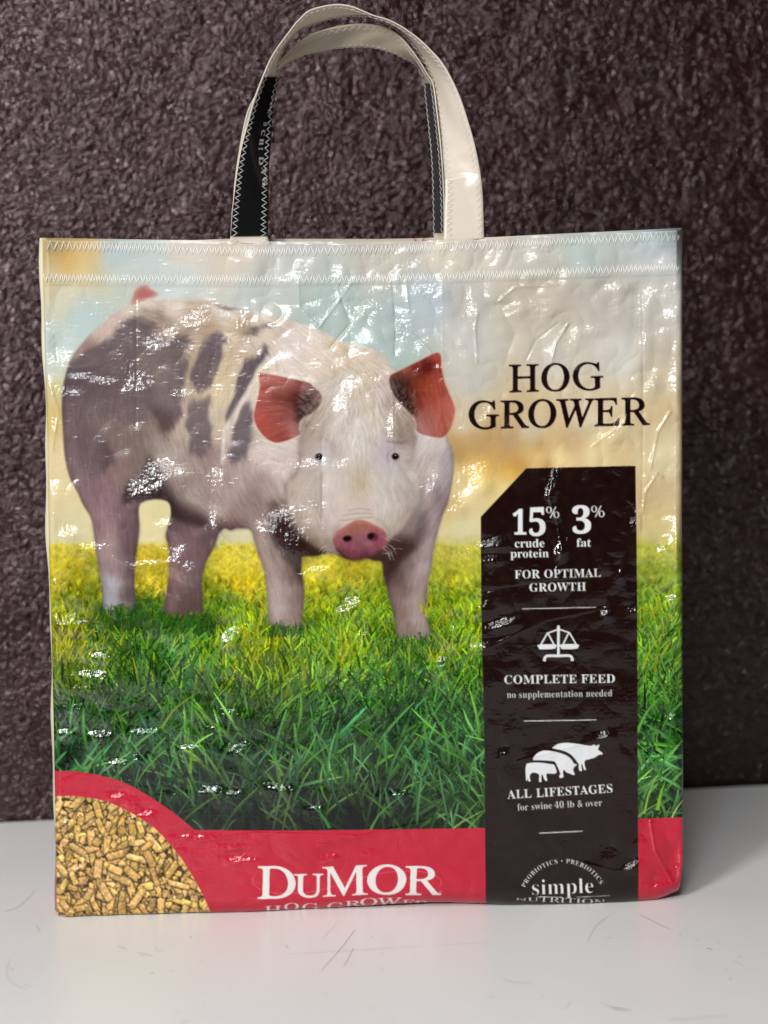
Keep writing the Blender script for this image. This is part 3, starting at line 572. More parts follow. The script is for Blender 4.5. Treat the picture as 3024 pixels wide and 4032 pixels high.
    em(poly(E2((432,1200),(440,1184),(480,1176),(540,1176),(600,1184),(640,1190),(654,1200),(660,1220),(668,1246),(656,1262),(620,1262),(592,1262),(588,1280),(596,1312),(584,1318),(568,1300),(560,1272),(550,1276),(550,1320),(544,1327),(530,1320),(532,1276),(520,1260),(484,1254),(462,1272),(462,1300),(468,1318),(448,1320),(446,1300),(440,1314),(432,1318),(430,1280),(428,1230)), True, 3), 9)
    gap(((470,1166),(560,1166),(640,1176),(664,1206),(680,1240),(690,1270)))
    # nutrition badge
    def arc(T0, V):
        cx, cy = 556, 546; rr = 342; th = math.radians(204.5) + T0 * math.radians(330.5 - 204.5)
        X = cx + (rr + V / .4822) * np.cos(th); Y = cy + (rr + V / .4822) * np.sin(th)
        return 1950 + X * .4822, 3300 + Y * .4822
    T('PROBIOTICS \u2022 PREBIOTICS', (0, 0), (1, 0), 18, fn=arc, space=1.25, offset=-.004, rid='arched white capitals round the badge')
    T('simple', *E3((303,464), (803,447)), 61, offset=-.012)
    ln(*E3((345,478),(548,483)), 2.2); ln(*E3((665,482),(936,470)), 2.4)
    def nut(T0, V):
        X = 168 + T0 * 730; base = 505 + 38 * T0 ** .8; h = V * (0.35 + .65 * np.clip(T0 * 3, 0, 1))
        return 1950 + X * .4822, 3300 + (base - h / .4822) * .4822
    T('NUTRITION', (0, 0), (1, 0), 20, 'roman', fn=nut, offset=.004)
    # brand lettering
    Wh = (240, 236, 232)
    sw = smooth([(0,206),(-10,235),(0,275),(60,318),(160,342),(300,347),(450,338),(600,305),(760,255),(900,215),(1050,182),(1200,168),(1330,168),(1430,184),(1500,215),(1532,255),(1515,290)], False, 6)
    for i in (0,):
        m = stroke(E4(*map(tuple, sw)), 3.4, False); over(C, (214, 92, 106), m)
    T('D', *E4((30,390),(342,386)), 127, 'roman', Wh, offset=.012, rid='large white brand lettering'); T('U', *E4((328,380),(570,376)), 91, 'roman', Wh, offset=.012, rid='large white brand lettering')
    T('M', *E4((562,375),(935,356)), 117, 'roman', Wh, offset=.006, rid='large white brand lettering'); T('O', *E4((925,352),(1245,350)), 112, 'roman', Wh, offset=.016, rid='large white brand lettering'); T('R', *E4((1237,360),(1530,358)), 113, 'roman', Wh, offset=.010, rid='large white brand lettering')
    m = poly(E4((1508,336),(1523,325),(1538,336),(1523,347)), True, 4); over(C, (220,120,130), m * .7)
    for ch, a, b, yb, h in (('H', 88, 225, 518, 66), ('O', 247, 368, 486, 56), ('G', 395, 530, 494, 62), ('G', 600, 735, 486, 60), ('R', 745, 880, 460, 50), ('O', 868, 1010, 449, 60), ('W', 1005, 1210, 446, 60), ('E', 1215, 1315, 454, 52), ('R', 1310, 1440, 468, 58)):
        T(ch, *E4((a, yb), (b, yb - 5)), h * .4822, 'roman', Wh, offset=.008, rid='white product name disappearing under the bottom fold')
    return R
# ------------------------------------------------------------------ helpers
def ray_np(px, py):
    """unit-depth viewing rays through measured points -> array of world directions"""
    px = np.asarray(px, float); py = np.asarray(py, float)
    d = np.stack([(px - CX) / FPX, (CY - py) / FPX, -np.ones_like(px)], -1)
    return d @ np.array(CR).T
CAMN = np.array(CAM)
def on_table(px, py):
    d = ray_np(px, py); t = -CAMN[2] / d[..., 2]; return CAMN + d * t[..., None]
U = 0.96 / FPX                                   # metres per measuring unit at the bag
_a = on_table(np.array([225., 2503.]), np.array([3620., 3562.]))
PL = _a[0]; DIR = (_a[1] - _a[0]); DIR[2] = 0; DIR /= np.linalg.norm(DIR); NRM = np.array([DIR[1], -DIR[0], 0.0])   # NRM points to the camera
def on_bag(px, py, back=0.0):
    """point of the bag's standing plane (moved back by 'back' metres) seen at a measured position"""
    d = ray_np(px, py); P = PL - NRM * np.asarray(back, float)[..., None] if np.ndim(back) else PL - NRM * back
    t = ((P - CAMN) * NRM).sum(-1) / (d * NRM).sum(-1)
    return CAMN + d * t[..., None]
def lin(c): 
    c = np.clip(np.asarray(c, np.float32), 0, 1); return np.where(c <= .04045, c / 12.92, ((c + .055) / 1.055) ** 2.4)
def grid_faces(nr, nc):
    i, j = np.mgrid[0:nr-1, 0:nc-1]; a = i * nc + j
    return np.stack([a, a + nc, a + nc + 1, a + 1], -1).reshape(-1, 4)
def mesh_np(name, V, F, col=None, nrm=None, mat=None, parent=None, smooth_=True):
    me = bpy.data.meshes.new(name)
    V = np.ascontiguousarray(V, np.float32); F = np.ascontiguousarray(F, np.int32); k = F.shape[1]
    me.vertices.add(len(V)); me.vertices.foreach_set('co', V.ravel())
    me.loops.add(F.size); me.loops.foreach_set('vertex_index', F.ravel())
    me.polygons.add(len(F)); me.polygons.foreach_set('loop_start', np.arange(0, F.size, k, dtype=np.int32))
    me.update(calc_edges=True)
    me.polygons.foreach_set('use_smooth', np.full(len(F), smooth_))
    if col is not None:
        a = me.color_attributes.new('print', 'FLOAT_COLOR', 'POINT')
        A = np.ones((len(V), 4), np.float32); A[:, :3] = col; a.data.foreach_set('color', A.ravel())
    if nrm is not None: me.normals_split_custom_set_from_vertices(nrm)
    o = bpy.data.objects.new(name, me); scene.collection.objects.link(o)
    if mat: me.materials.append(mat)
    if parent: o.parent = parent
    return o
def subset(name, V, F, keep, col, nrm, mat, parent):
    f = F[keep]; used = np.zeros(len(V), bool); used[f.ravel()] = True; remap = np.cumsum(used) - 1
    return mesh_np(name, V[used], remap[f], col[used] if col is not None else None, nrm[used] if nrm is not None else None, mat, parent)
def empty(name, loc, parent=None):
    o = bpy.data.objects.new(name, None); scene.collection.objects.link(o); o.location = loc; o.empty_display_size = .05
    return o
def node_mat(name):
    m = bpy.data.materials.new(name); m.use_nodes = True; nt = m.node_tree; return m, nt, nt.nodes['Principled BSDF']
def N(nt, t, **kw):
    n = nt.nodes.new(t)
    for k, v in kw.items():
        if k in ('loc',): continue
        if k.startswith('i_'): n.inputs[k[2:].replace('_', ' ')].default_value = v
        else: setattr(n, k, v)
    return n
# printed, laminated woven polypropylene
def film_mat(name, rough=.26, colour=None, fibre=.35, coat=.0):
    m, nt, b = node_mat(name); L = nt.links.new
    if colour is None:
        a = N(nt, 'ShaderNodeVertexColor', layer_name='print'); L(a.outputs['Color'], b.inputs['Base Color'])
    else: b.inputs['Base Color'].default_value = (*colour, 1)
    tc = N(nt, 'ShaderNodeTexCoord'); mp = N(nt, 'ShaderNodeMapping'); mp.inputs['Scale'].default_value = (260, 260, 2600)
    n1 = N(nt, 'ShaderNodeTexNoise', i_Scale=1.0, i_Detail=3.0); L(tc.outputs['Object'], mp.inputs[0]); L(mp.outputs[0], n1.inputs['Vector'])
    mp2 = N(nt, 'ShaderNodeMapping'); mp2.inputs['Scale'].default_value = (1400, 1400, 160)
    n2 = N(nt, 'ShaderNodeTexNoise', i_Scale=1.0, i_Detail=2.0); L(tc.outputs['Object'], mp2.inputs[0]); L(mp2.outputs[0], n2.inputs['Vector'])
    ad = N(nt, 'ShaderNodeMath', operation='ADD'); L(n1.outputs[0], ad.inputs[0]); L(n2.outputs[0], ad.inputs[1])
    bp = N(nt, 'ShaderNodeBump'); bp.inputs['Strength'].default_value = fibre; bp.inputs['Distance'].default_value = .00012
    L(ad.outputs[0], bp.inputs['Height']); L(bp.outputs[0], b.inputs['Normal'])
    n3 = N(nt, 'ShaderNodeTexNoise', i_Scale=45.0, i_Detail=3.0); L(tc.outputs['Object'], n3.inputs['Vector'])
    mr = N(nt, 'ShaderNodeMapRange'); mr.inputs['To Min'].default_value = rough - .07; mr.inputs['To Max'].default_value = rough + .1
    L(n3.outputs[0], mr.inputs['Value']); L(mr.outputs[0], b.inputs['Roughness'])
    b.inputs['IOR'].default_value = 1.46
    return m
FILM = film_mat('printed_woven_film', .16, fibre=.22)
STRAP = film_mat('strap_film', .22, None, .25)
def let_light_through(m, k):
    """thin woven film passes part of the light to its other side"""
    nt = m.node_tree; L = nt.links.new; b = nt.nodes['Principled BSDF']; out = [n for n in nt.nodes if n.type == 'OUTPUT_MATERIAL'][0]
    a = [n for n in nt.nodes if n.type == 'VERTEX_COLOR'][0]
    t = N(nt, 'ShaderNodeBsdfTranslucent'); L(a.outputs['Color'], t.inputs['Color']); mx = N(nt, 'ShaderNodeMixShader'); mx.inputs[0].default_value = k
    L(b.outputs[0], mx.inputs[1]); L(t.outputs[0], mx.inputs[2]); L(mx.outputs[0], out.inputs['Surface'])
let_light_through(STRAP, .34)
def thread_mat():
    m, nt, b = node_mat('white_thread'); L = nt.links.new
    tc = N(nt, 'ShaderNodeTexCoord'); n = N(nt, 'ShaderNodeTexNoise', i_Scale=900.0); L(tc.outputs['Object'], n.inputs['Vector'])
    r = N(nt, 'ShaderNodeValToRGB'); r.color_ramp.elements[0].color = (.78, .77, .74, 1); r.color_ramp.elements[1].color = (.88, .87, .85, 1)
    L(n.outputs[0], r.inputs[0]); L(r.outputs[0], b.inputs['Base Color']); b.inputs['Roughness'].default_value = .55
    return m
THREAD = thread_mat()
# ------------------------------------------------------------------ table and wall
def build_table():
    m, nt, b = node_mat('white_laminate'); L = nt.links.new
    tc = N(nt, 'ShaderNodeTexCoord')
    n1 = N(nt, 'ShaderNodeTexNoise', i_Scale=5.0, i_Detail=4.0); L(tc.outputs['Object'], n1.inputs['Vector'])
    r = N(nt, 'ShaderNodeValToRGB'); r.color_ramp.elements[0].position = .3; r.color_ramp.elements[1].position = .72
    r.color_ramp.elements[0].color = (.78, .78, .77, 1); r.color_ramp.elements[1].color = (.83, .83, .82, 1)
    L(n1.outputs[0], r.inputs[0])
    # faint scuffs and specks of dirt
    n2 = N(nt, 'ShaderNodeTexNoise', i_Scale=90.0, i_Detail=6.0, i_Roughness=.7); L(tc.outputs['Object'], n2.inputs['Vector'])
    sp = N(nt, 'ShaderNodeMapRange'); sp.inputs['From Min'].default_value = .70; sp.inputs['From Max'].default_value = .80; sp.inputs['To Max'].default_value = .35; L(n2.outputs[0], sp.inputs['Value'])
    mx = N(nt, 'ShaderNodeMix', data_type='RGBA'); L(sp.outputs[0], mx.inputs['Factor']); L(r.outputs[0], mx.inputs['A']); mx.inputs['B'].default_value = (.40, .38, .36, 1)
    L(mx.outputs['Result'], b.inputs['Base Color'])
    n3 = N(nt, 'ShaderNodeTexNoise', i_Scale=14.0, i_Detail=5.0); L(tc.outputs['Object'], n3.inputs['Vector'])
    mr = N(nt, 'ShaderNodeMapRange'); mr.inputs['To Min'].default_value = .22; mr.inputs['To Max'].default_value = .42; L(n3.outputs[0], mr.inputs['Value']); L(mr.outputs[0], b.inputs['Roughness'])
    n4 = N(nt, 'ShaderNodeTexNoise', i_Scale=700.0, i_Detail=2.0); L(tc.outputs['Object'], n4.inputs['Vector'])
    bp = N(nt, 'ShaderNodeBump'); bp.inputs['Strength'].default_value = .12; bp.inputs['Distance'].default_value = .0001; L(n4.outputs[0], bp.inputs['Height']); L(bp.outputs[0], b.inputs['Normal'])
    w = WALL_LINE
    a, c = w(-1.1), w(1.1)
    V = []
    top = [(-1.1, -.75, 0), (1.1, -.75, 0), (c[0], c[1] - .003, 0), (a[0], a[1] - .003, 0)]
    import bmesh
    bm = bmesh.new(); vs = [bm.verts.new(p) for p in top] + [bm.verts.new((p[0], p[1], -.028)) for p in top]
    bm.faces.new(vs[:4]); bm.faces.new(vs[7:3:-1])
    for k in range(4): bm.faces.new((vs[k], vs[k+4], vs[(k+1) % 4 + 4], vs[(k+1) % 4]))
    bmesh.ops.bevel(bm, geom=[e for e in bm.edges], offset=.0025, segments=2, affect='EDGES')
    bmesh.ops.recalc_face_normals(bm, faces=bm.faces)
    me = bpy.data.meshes.new('table_top'); bm.to_mesh(me); bm.free(); me.materials.append(m)
    t = empty('table', (0, 0, 0)); o = bpy.data.objects.new('table_top', me); scene.collection.objects.link(o); o.parent = t
    t['label'] = 'white laminate table top with faint grey scratches, the bag stands on it'; t['category'] = 'table'
    # scratches: thin grey scuffs laid on the surface
    sm, nt2, b2 = node_mat('scratch_grey'); b2.inputs['Base Color'].default_value = (.52, .505, .49, 1); b2.inputs['Roughness'].default_value = .6
    sf, nt3, b3 = node_mat('scratch_faint'); b3.inputs['Base Color'].default_value = (.68, .665, .65, 1); b3.inputs['Roughness'].default_value = .5
    def s(pts, w, mm): 
        P = smooth(pts, False, 6); n = len(P); T = np.gradient(P, axis=0); T /= np.linalg.norm(T, axis=1)[:, None]
        Nn = np.stack([-T[:, 1], T[:, 0]], 1); ww = (w * np.sin(np.linspace(.15, math.pi - .1, n)) ** .6)[:, None] / 2
        A, B_ = P + Nn * ww, P - Nn * ww
        q = np.stack([A, B_], 1).reshape(-1, 2); X = on_table(q[:, 0], q[:, 1]); X[:, 2] = .00012
        mesh_np('scratch', X, grid_faces(n, 2), None, None, mm, t)
    T5 = lambda *p: crop(2400, 2900, .5119, p)
    T4 = lambda *p: crop(0, 3100, .4213, p)
    T7 = lambda *p: crop(500, 3600, 1.2055, p)
    for pts, w, mm in ((T5((225,1366),(350,1430),(480,1492)), 3.5, sm), (T5((440,2175),(600,2172),(905,2147)), 3, sm), (T5((0,2078),(70,2098),(165,2106)), 3, sm), (T5((745,1626),(795,1640)), 5, sm), (T5((945,1718),(1040,1768)), 4, sf),
                       (T5((932,1850),(930,1865),(940,1880)), 4, sm), (T5((995,1685),(1005,1700)), 4, sm), (T5((535,1520),(550,1524)), 5, sm),
                       (T4((45,1162),(150,1130),(240,1060),(330,960)), 7, sf), (T4((100,1600),(60,1740),(130,1840),(260,1895)), 6, sf), (T4((215,1845),(310,1868)), 4, sf), (T4((90,1690),(135,1712)), 8, sf), (T4((330,1280),(380,1360)), 8, sf), (T4((1100,1485),(1187,1515)), 6, sf),
                       (T7((745,50),(700,110),(628,192)), 3.5, sm), (T7((740,110),(725,140),(706,173)), 3.5, sm), (T7((685,30),(635,85)), 2.5, sf), (T7((1228,210),(1260,222),(1325,225)), 3, sm), (T7((1548,287),(1590,307),(1645,313)), 3, sm),
                       (T7((1575,5),(1530,40),(1502,92)), 7, sf), (T7((515,132),(700,121),(980,103)), 2, sf), (T7((1000,102),(1200,92)), 1.6, sf), (T7((38,124),(85,138)), 6, sf), (T7((175,351),(208,350)), 3, sm), (T7((1428,310),(1452,286)), 6, sf), (T7((518,100),(528,112)), 8, sf), (T7((815,172),(845,186)), 2.5, sf), (T7((92,90),(98,120),(118,115)), 3, sf)):
        s(pts, w, mm)
    r = np.random.RandomState(5)
    for k in range(34):
        x, y = r.uniform(30, 2990), r.uniform(3680, 4020); l = r.uniform(3, 14) if k % 4 else r.uniform(20, 50); a = r.uniform(-.9, .9)
        s([(x, y), (x + l*.5*math.cos(a), y + l*.5*math.sin(a) + r.uniform(-1, 1)), (x + l*math.cos(a), y + l*math.sin(a))], r.uniform(1.8, 4.5) if k % 4 else 1.6, sf if k % 3 else sm)
_w = on_table(np.array([0., 3024.]), np.array([3233., 3086.]))
def WALL_LINE(x):
    t = (x - _w[0, 0]) / (_w[1, 0] - _w[0, 0]); return _w[0] + (_w[1] - _w[0]) * t
WDIR = (_w[1] - _w[0]); WDIR[2] = 0; WDIR /= np.linalg.norm(WDIR); WN = np.array([WDIR[1], -WDIR[0], 0])
def build_wall():
    m, nt, b = node_mat('dark_textured_paint'); L = nt.links.new
    tc = N(nt, 'ShaderNodeTexCoord')
    n1 = N(nt, 'ShaderNodeTexNoise', i_Scale=60.0, i_Detail=4.0); L(tc.outputs['Object'], n1.inputs['Vector'])
    r = N(nt, 'ShaderNodeValToRGB'); r.color_ramp.elements[0].position = .3; r.color_ramp.elements[1].position = .7
    r.color_ramp.elements[0].color = (.0080, .0017, .0021, 1); r.color_ramp.elements[1].color = (.016, .0042, .0052, 1)
    L(n1.outputs[0], r.inputs[0]); L(r.outputs[0], b.inputs['Base Color'])
    b.inputs["Roughness"].default_value = .16; b.inputs["IOR"].default_value = 1.52; b.inputs["Specular Tint"].default_value = (1, .78, .80, 1)
    n0 = N(nt, 'ShaderNodeTexNoise', i_Scale=130.0, i_Detail=3.0); L(tc.outputs['Object'], n0.inputs['Vector'])
    mxv = N(nt, 'ShaderNodeMix', data_type='VECTOR'); mxv.inputs['Factor'].default_value = .012; L(tc.outputs['Object'], mxv.inputs['A']); L(n0.outputs['Color'], mxv.inputs['B'])
    vo = N(nt, 'ShaderNodeTexVoronoi', feature='SMOOTH_F1', i_Scale=320.0); vo.inputs['Smoothness'].default_value = .25; L(mxv.outputs['Result'], vo.inputs['Vector'])
    n2 = N(nt, 'ShaderNodeTexNoise', i_Scale=150.0, i_Detail=3.0, i_Roughness=.5); L(tc.outputs['Object'], n2.inputs['Vector'])
    ma = N(nt, 'ShaderNodeMath', operation='MULTIPLY_ADD'); L(vo.outputs['Distance'], ma.inputs[0]); ma.inputs[1].default_value = -1.5; mn = N(nt, 'ShaderNodeMath', operation='MULTIPLY'); L(n2.outputs[0], mn.inputs[0]); mn.inputs[1].default_value = .25; L(mn.outputs[0], ma.inputs[2])
    bp = N(nt, 'ShaderNodeBump'); bp.inputs['Strength'].default_value = 1.0; bp.inputs['Distance'].default_value = .00072; L(ma.outputs[0], bp.inputs['Height']); L(bp.outputs[0], b.inputs['Normal'])
    st = .00155
    xs = np.concatenate([np.linspace(-1.3, -.47, 40)[:-1], np.arange(-.47, .52, st), np.linspace(.52, 1.5, 40)[1:]])
    zs = np.concatenate([np.linspace(-.08, -.012, 6)[:-1], np.arange(-.012, .70, st), np.linspace(.70, 1.6, 30)[1:]])
    S = 1024; rr = np.random.RandomState(3)
    def nz(s, seed):
        n = np.random.RandomState(seed).randn(S, S); f = np.fft.fftfreq(S); g = np.exp(-2 * (math.pi * s) ** 2 * (f[:, None] ** 2 + np.fft.rfftfreq(S)[None] ** 2))
        o = np.fft.irfft2(np.fft.rfft2(n) * g, (S, S)); return o / o.std()
    a = nz(.95, 1); c = nz(2.2, 2); d = nz(9, 3)
    H = .00013 * np.maximum(a, -.8) + .00020 * c + .0005 * d
    X, Z = np.meshgrid(xs, zs)
    ii = ((Z / st).astype(int)) % S; jj = ((X / st).astype(int)) % S
    h = H[ii, jj]
    # only where the grid is fine
    h = h * ((X > -.47) & (X < .52) & (Z > -.012) & (Z < .70))
    base = np.array([WALL_LINE(x) for x in xs])
    V = base[None, :, :] + np.stack([np.zeros_like(X)] * 2 + [Z], -1) + WN * h[..., None]
    o = mesh_np('wall', V.reshape(-1, 3), grid_faces(*X.shape)[:, ::-1], None, None, m)
    o['label'] = 'rough dark maroon brown textured wall behind the bag and table'; o['category'] = 'wall'
# ------------------------------------------------------------------ the bag
OUT_L = np.array([(930,165),(1110,168),(1191,171),(1500,179),(1638,185),(1855,188),(2141,192),(2500,204),(2700,208),(3042,215),(3221,218),(3492,221),(3600,224),(3660,240)], float)
OUT_R = np.array([(880,2685),(1500,2686),(2000,2685),(3200,2690),(3386,2690),(3450,2683),(3500,2674),(3540,2652),(3570,2620)], float)
OUT_T = np.array([(160,936),(400,940),(700,945),(907,948),(1068,951),(1500,952),(1676,949),(1906,936),(2200,921),(2500,907),(2690,897)], float)
OUT_B = np.array([(215,3608),(232,3624),(260,3629),(391,3622),(560,3610),(692,3602),(831,3600),(900,3599),(1129,3588),(1400,3571),(1560,3560),(1700,3553),(1800,3553),(1908,3558),(2045,3566),(2250,3572),(2400,3568),(2503,3563),(2560,3558),(2618,3548),(2652,3528),(2700,3500)], float)
def height_map(GM):
    """crumpling of the sack in metres, on the print raster"""
    ns = lambda s, k: noise(s, k) * 2
    H = .0011 * ns(220, 101) * .6 + .0006 * ns(110, 102)
    msk = field([(300,1200,90,0,0),(700,1150,60,0,0),(1200,1180,220,0,0),(1550,1250,255,0,0),(1900,1250,255,0,0),(2300,1300,230,0,0),(2600,1500,255,0,0),(2600,1900,230,0,0),(600,1500,90,0,0),(1200,1600,70,0,0),(1500,1800,60,0,0),
                 (400,2000,150,0,0),(900,2000,120,0,0),(2100,2000,110,0,0),(2300,2300,130,0,0),(2100,2700,110,0,0),(600,2700,140,0,0),(1200,2800,130,0,0),(1700,2700,80,0,0),(2600,3400,220,0,0),(500,3300,100,0,0),(1500,3400,80,0,0),(2300,3200,90,0,0),(2600,2600,60,0,0)], 80, 2)[..., 0]
    wx = ns(60, 103) * 26; wy = ns(60, 104) * 26
    def ridge(s, k):
        n = ns(s, k); return np.sqrt(n * n + .0008)
    H += msk * (.0015 * (ridge(95, 105) - .6) +   .00085 * (ridge(48, 106) - .6) + .00042 * (ridge(22, 107) - .6))
    # long creases that were folded into the sack
    def crease(pts, amp, w=5):
        m = stroke(pts, w, False)
        return amp * .001 * (blur(m, 2.2) * .35 + blur(m, 4) * 1.2 + blur(m, 12) * 2.2 + blur(m, 34) * 3.5)
    for pts, a in (([(1175,1110),(1180,1210),(1255,1290)], .5), ([(1255,1290),(1330,1190),(1385,1110)], .7), ([(1340,1110),(1345,1180),(1380,1275),(1300,1370)], -.7), ([(1545,1110),(1560,1270),(1555,1400)], -.7), ([(1600,1120),(1610,1230)], .5),
                   ([(1560,1270),(1640,1330),(1700,1390)], .7), ([(1740,1110),(1745,1500)], .15), ([(1960,1190),(2030,1130),(2200,1120)], .6), ([(2240,1270),(2190,1350),(2170,1430)], .8), ([(2200,1270),(2110,1340),(2070,1420)], -.5),
                   ([(1880,1230),(1870,1290),(1880,1430)], .6), ([(2530,1150),(2532,1600),(2528,2100)], -.45), ([(2640,1620),(2590,1700),(2560,1850),(2610,1880)], .8), ([(2590,1860),(2540,1940),(2530,2020)], .8), ([(2330,1760),(2420,1690),(2440,1640)], .5),
                   ([(2180,1850),(2160,1950),(2195,2060),(2215,2180),(2180,2270)], .5), ([(535,1150),(537,1400),(535,1680)], -.3), ([(1268,1720),(1268,2080)], -.35), ([(1545,1540),(1548,1830)], .4), ([(190,1500),(230,1620),(200,1800)], .5),
                   ([(440,2190),(560,2250),(650,2330),(720,2360)], .4), ([(860,2100),(960,2180),(1060,2260)], .4), ([(1900,2330),(2100,2300),(2400,2270)], -.4), ([(1900,2560),(2150,2440),(2400,2390)], .4), ([(2030,3000),(2250,2940),(2400,2900)], .4),
                   ([(1250,3330),(1700,3230)], .4), ([(700,3330),(1000,3280),(1400,3290)], .3), ([(2560,3230),(2580,3350),(2650,3480)], .7), ([(2530,3480),(2600,3440),(2680,3400)], -.6), ([(2260,3390),(2420,3430),(2500,3420)], .4)):
        H += crease(pts, a)
    H += -.0006 * np.exp(-((GY - 1124 + (GX - 1400) * .0) / 5.0) ** 2) * 0
    # folded hem: one more layer of film above the lower seam
    hem_y = np.interp(GX[0], [165, 1000, 1800, 2685], [1122, 1127, 1112, 1080])[None, :]
    H += .0006 / (1 + np.exp(np.clip((GY - hem_y) / 2.2, -30, 30)))
    # tapes of the weave: a plain weave of cells about 3 mm wide
    c = 17.0
    gx = GX + ns(80, 110) * 5; gy = GY + ns(80, 111) * 5
    ci = np.floor(gx / c).astype(int); cj = np.floor(gy / c).astype(int); u = gx / c - ci - .5; v = gy / c - cj - .5
    par = (ci + cj) % 2
    r = np.random.RandomState(9); T1 = r.randn(256, 256); T2 = r.randn(256, 256); T3 = r.rand(256, 256)
    t1 = T1[cj % 256, ci % 256]; t2 = T2[cj % 256, ci % 256]
    amp = np.clip(.30 + .7 * noise(70, 113), .10, 1.4) + 1.5 * GM
    fu, fv = 1 - (2 * np.abs(u)) ** 4, 1 - (2 * np.abs(v)) ** 4; bulge = np.where(par == 0, fu * (.7 + .3 * fv), fv * (.7 + .3 * fu))
    H += amp * (.000055 * bulge + .00010 * (u * t1 + v * t2))
    # single raised tape edges: short straight ridges along and across the weave
    def ticks(n, sx, sy, seed, a):
        r_ = np.random.RandomState(seed); I = np.zeros((PH, PW), np.float32)
        yi, xi = r_.randint(0, PH, n), r_.randint(0, PW, n); I[yi, xi] = r_.uniform(.4, 1.3, n)
        fy = np.fft.fftfreq(PH)[:, None]; fx = np.fft.rfftfreq(PW)[None]
        g = np.exp(-2 * math.pi ** 2 * ((sx / PQ * fx) ** 2 + (sy / PQ * fy) ** 2))
        o = np.fft.irfft2(np.fft.rfft2(I) * g, I.shape); return (a * o / (o.max() + 1e-9) * 1.6).astype(np.float32)
    H += ticks(1700, 10, 2.0, 201, .00019) + ticks(600, 2.0, 12, 202, .00016)
    return H
GLINTS = [(640,1345,42,30),(650,1320,20,40),(530,1470,26,50),(560,1500,26,30),(250,1540,50,14),(340,1480,40,8),(230,1400,25,40),(190,1300,14,60),(500,1530,40,12),(720,1550,30,14),(770,1255,26,40),(950,1260,14,36),(420,1500,60,10),(620,1860,50,60),(560,1920,60,40),(650,1830,20,50),(205,1670,16,30),
          (850,1900,16,60),(845,2010,14,50),(860,2060,20,50),(1230,1820,50,18),(1340,1830,26,16),(1100,2060,60,60),(1060,2030,50,50),(1160,2120,40,50),(640,2060,24,16),(230,2290,40,12),(330,2150,60,12),(560,2215,40,8),(250,2440,50,30),(380,2580,30,14),(700,2180,40,40),(740,2240,16,30),(270,2090,20,26),
          (900,2400,26,24),(905,2490,22,36),(330,2660,70,40),(310,2720,50,22),(300,2770,40,22),(560,2880,34,12),(600,2875,26,10),(560,2980,30,14),(830,2850,30,12),(900,2800,34,18),(960,2820,22,16),(840,2870,40,10),(930,2945,50,22),(990,2920,30,14),(400,2890,24,10),(520,2760,40,14),(250,2880,20,12),(470,3000,30,12),(750,2940,40,12),
          (700,3120,50,8),(830,3110,40,14),(920,3120,26,14),(1080,3090,40,20),(1130,3110,26,16),(460,3130,26,12),(520,3160,20,24),(580,3200,20,14),(700,3340,40,10),(800,3310,40,8),(860,3360,30,10),(940,3380,40,12),(1000,3390,24,8),(760,3290,60,8),(880,3330,60,8),(520,3215,24,12),(260,3235,14,14),(530,3560,20,5),(310,3410,18,20),(380,3445,20,8),
          (1500,1010,60,20),(1600,1040,50,16),(1480,1130,40,10),(1430,1200,60,10),(1460,1220,60,14),(1540,1120,16,30),(1700,1140,36,24),(1640,1130,14,20),(1330,1060,16,30),(1570,1270,14,30),(1240,1270,12,20),(1600,1310,20,12),(1660,1350,16,10),(2050,1210,70,10),(2000,1220,50,14),(2130,1230,40,8),(1850,1230,20,18),(2100,1000,40,16),(2180,1010,30,26),(2080,970,50,10),(2420,1130,40,10),(2530,1180,20,40),(2560,1150,40,24),(2640,1000,26,14),(2420,1200,18,24),(2290,1300,60,10),(2250,1340,14,40),(2520,1300,18,60),(2540,1340,16,30),(2640,1130,26,14),(2560,1500,16,30),
          (1350,1560,20,60),(1330,1430,20,14),(1550,1640,14,60),(1910,1630,14,30),(2390,1710,50,16),(2440,1660,20,14),(2180,1880,12,40),(2160,1930,12,24),(1850,1870,60,50),(1820,1960,40,26),(1880,1910,30,20),(1790,2010,30,16),(1700,1900,12,40),(2490,2030,16,20),(2500,2060,16,14),(2200,2110,8,40),(2215,2140,10,20),(1920,2140,60,14),(1930,2195,30,12),(2200,2170,12,16),(1960,2460,50,12),(1990,2440,40,14),(1900,2380,16,20),(2440,2250,10,20),
          (1380,2370,30,22),(1350,2400,26,10),(1430,2490,20,16),(1780,2470,14,30),(1740,2600,22,44),(1450,2620,16,16),(1780,2520,14,20),(2490,2400,20,10),(2380,2410,20,16),(1880,2540,40,10),(2620,2150,30,10),(2650,2350,30,16),(2670,2480,26,20),(2640,2820,24,10),(2620,3560,1,1),(2620,3520,16,20),(2650,3480,26,8),(2600,3480,20,6),(2400,3360,24,30),(2490,3400,20,20),(2520,2900,1,1),(1980,2960,10,16),(2380,2890,24,16),(1560,3120,60,12),(1240,3180,30,8),(1300,3370,20,10),(1450,3350,20,8),(1240,2240,40,12)]
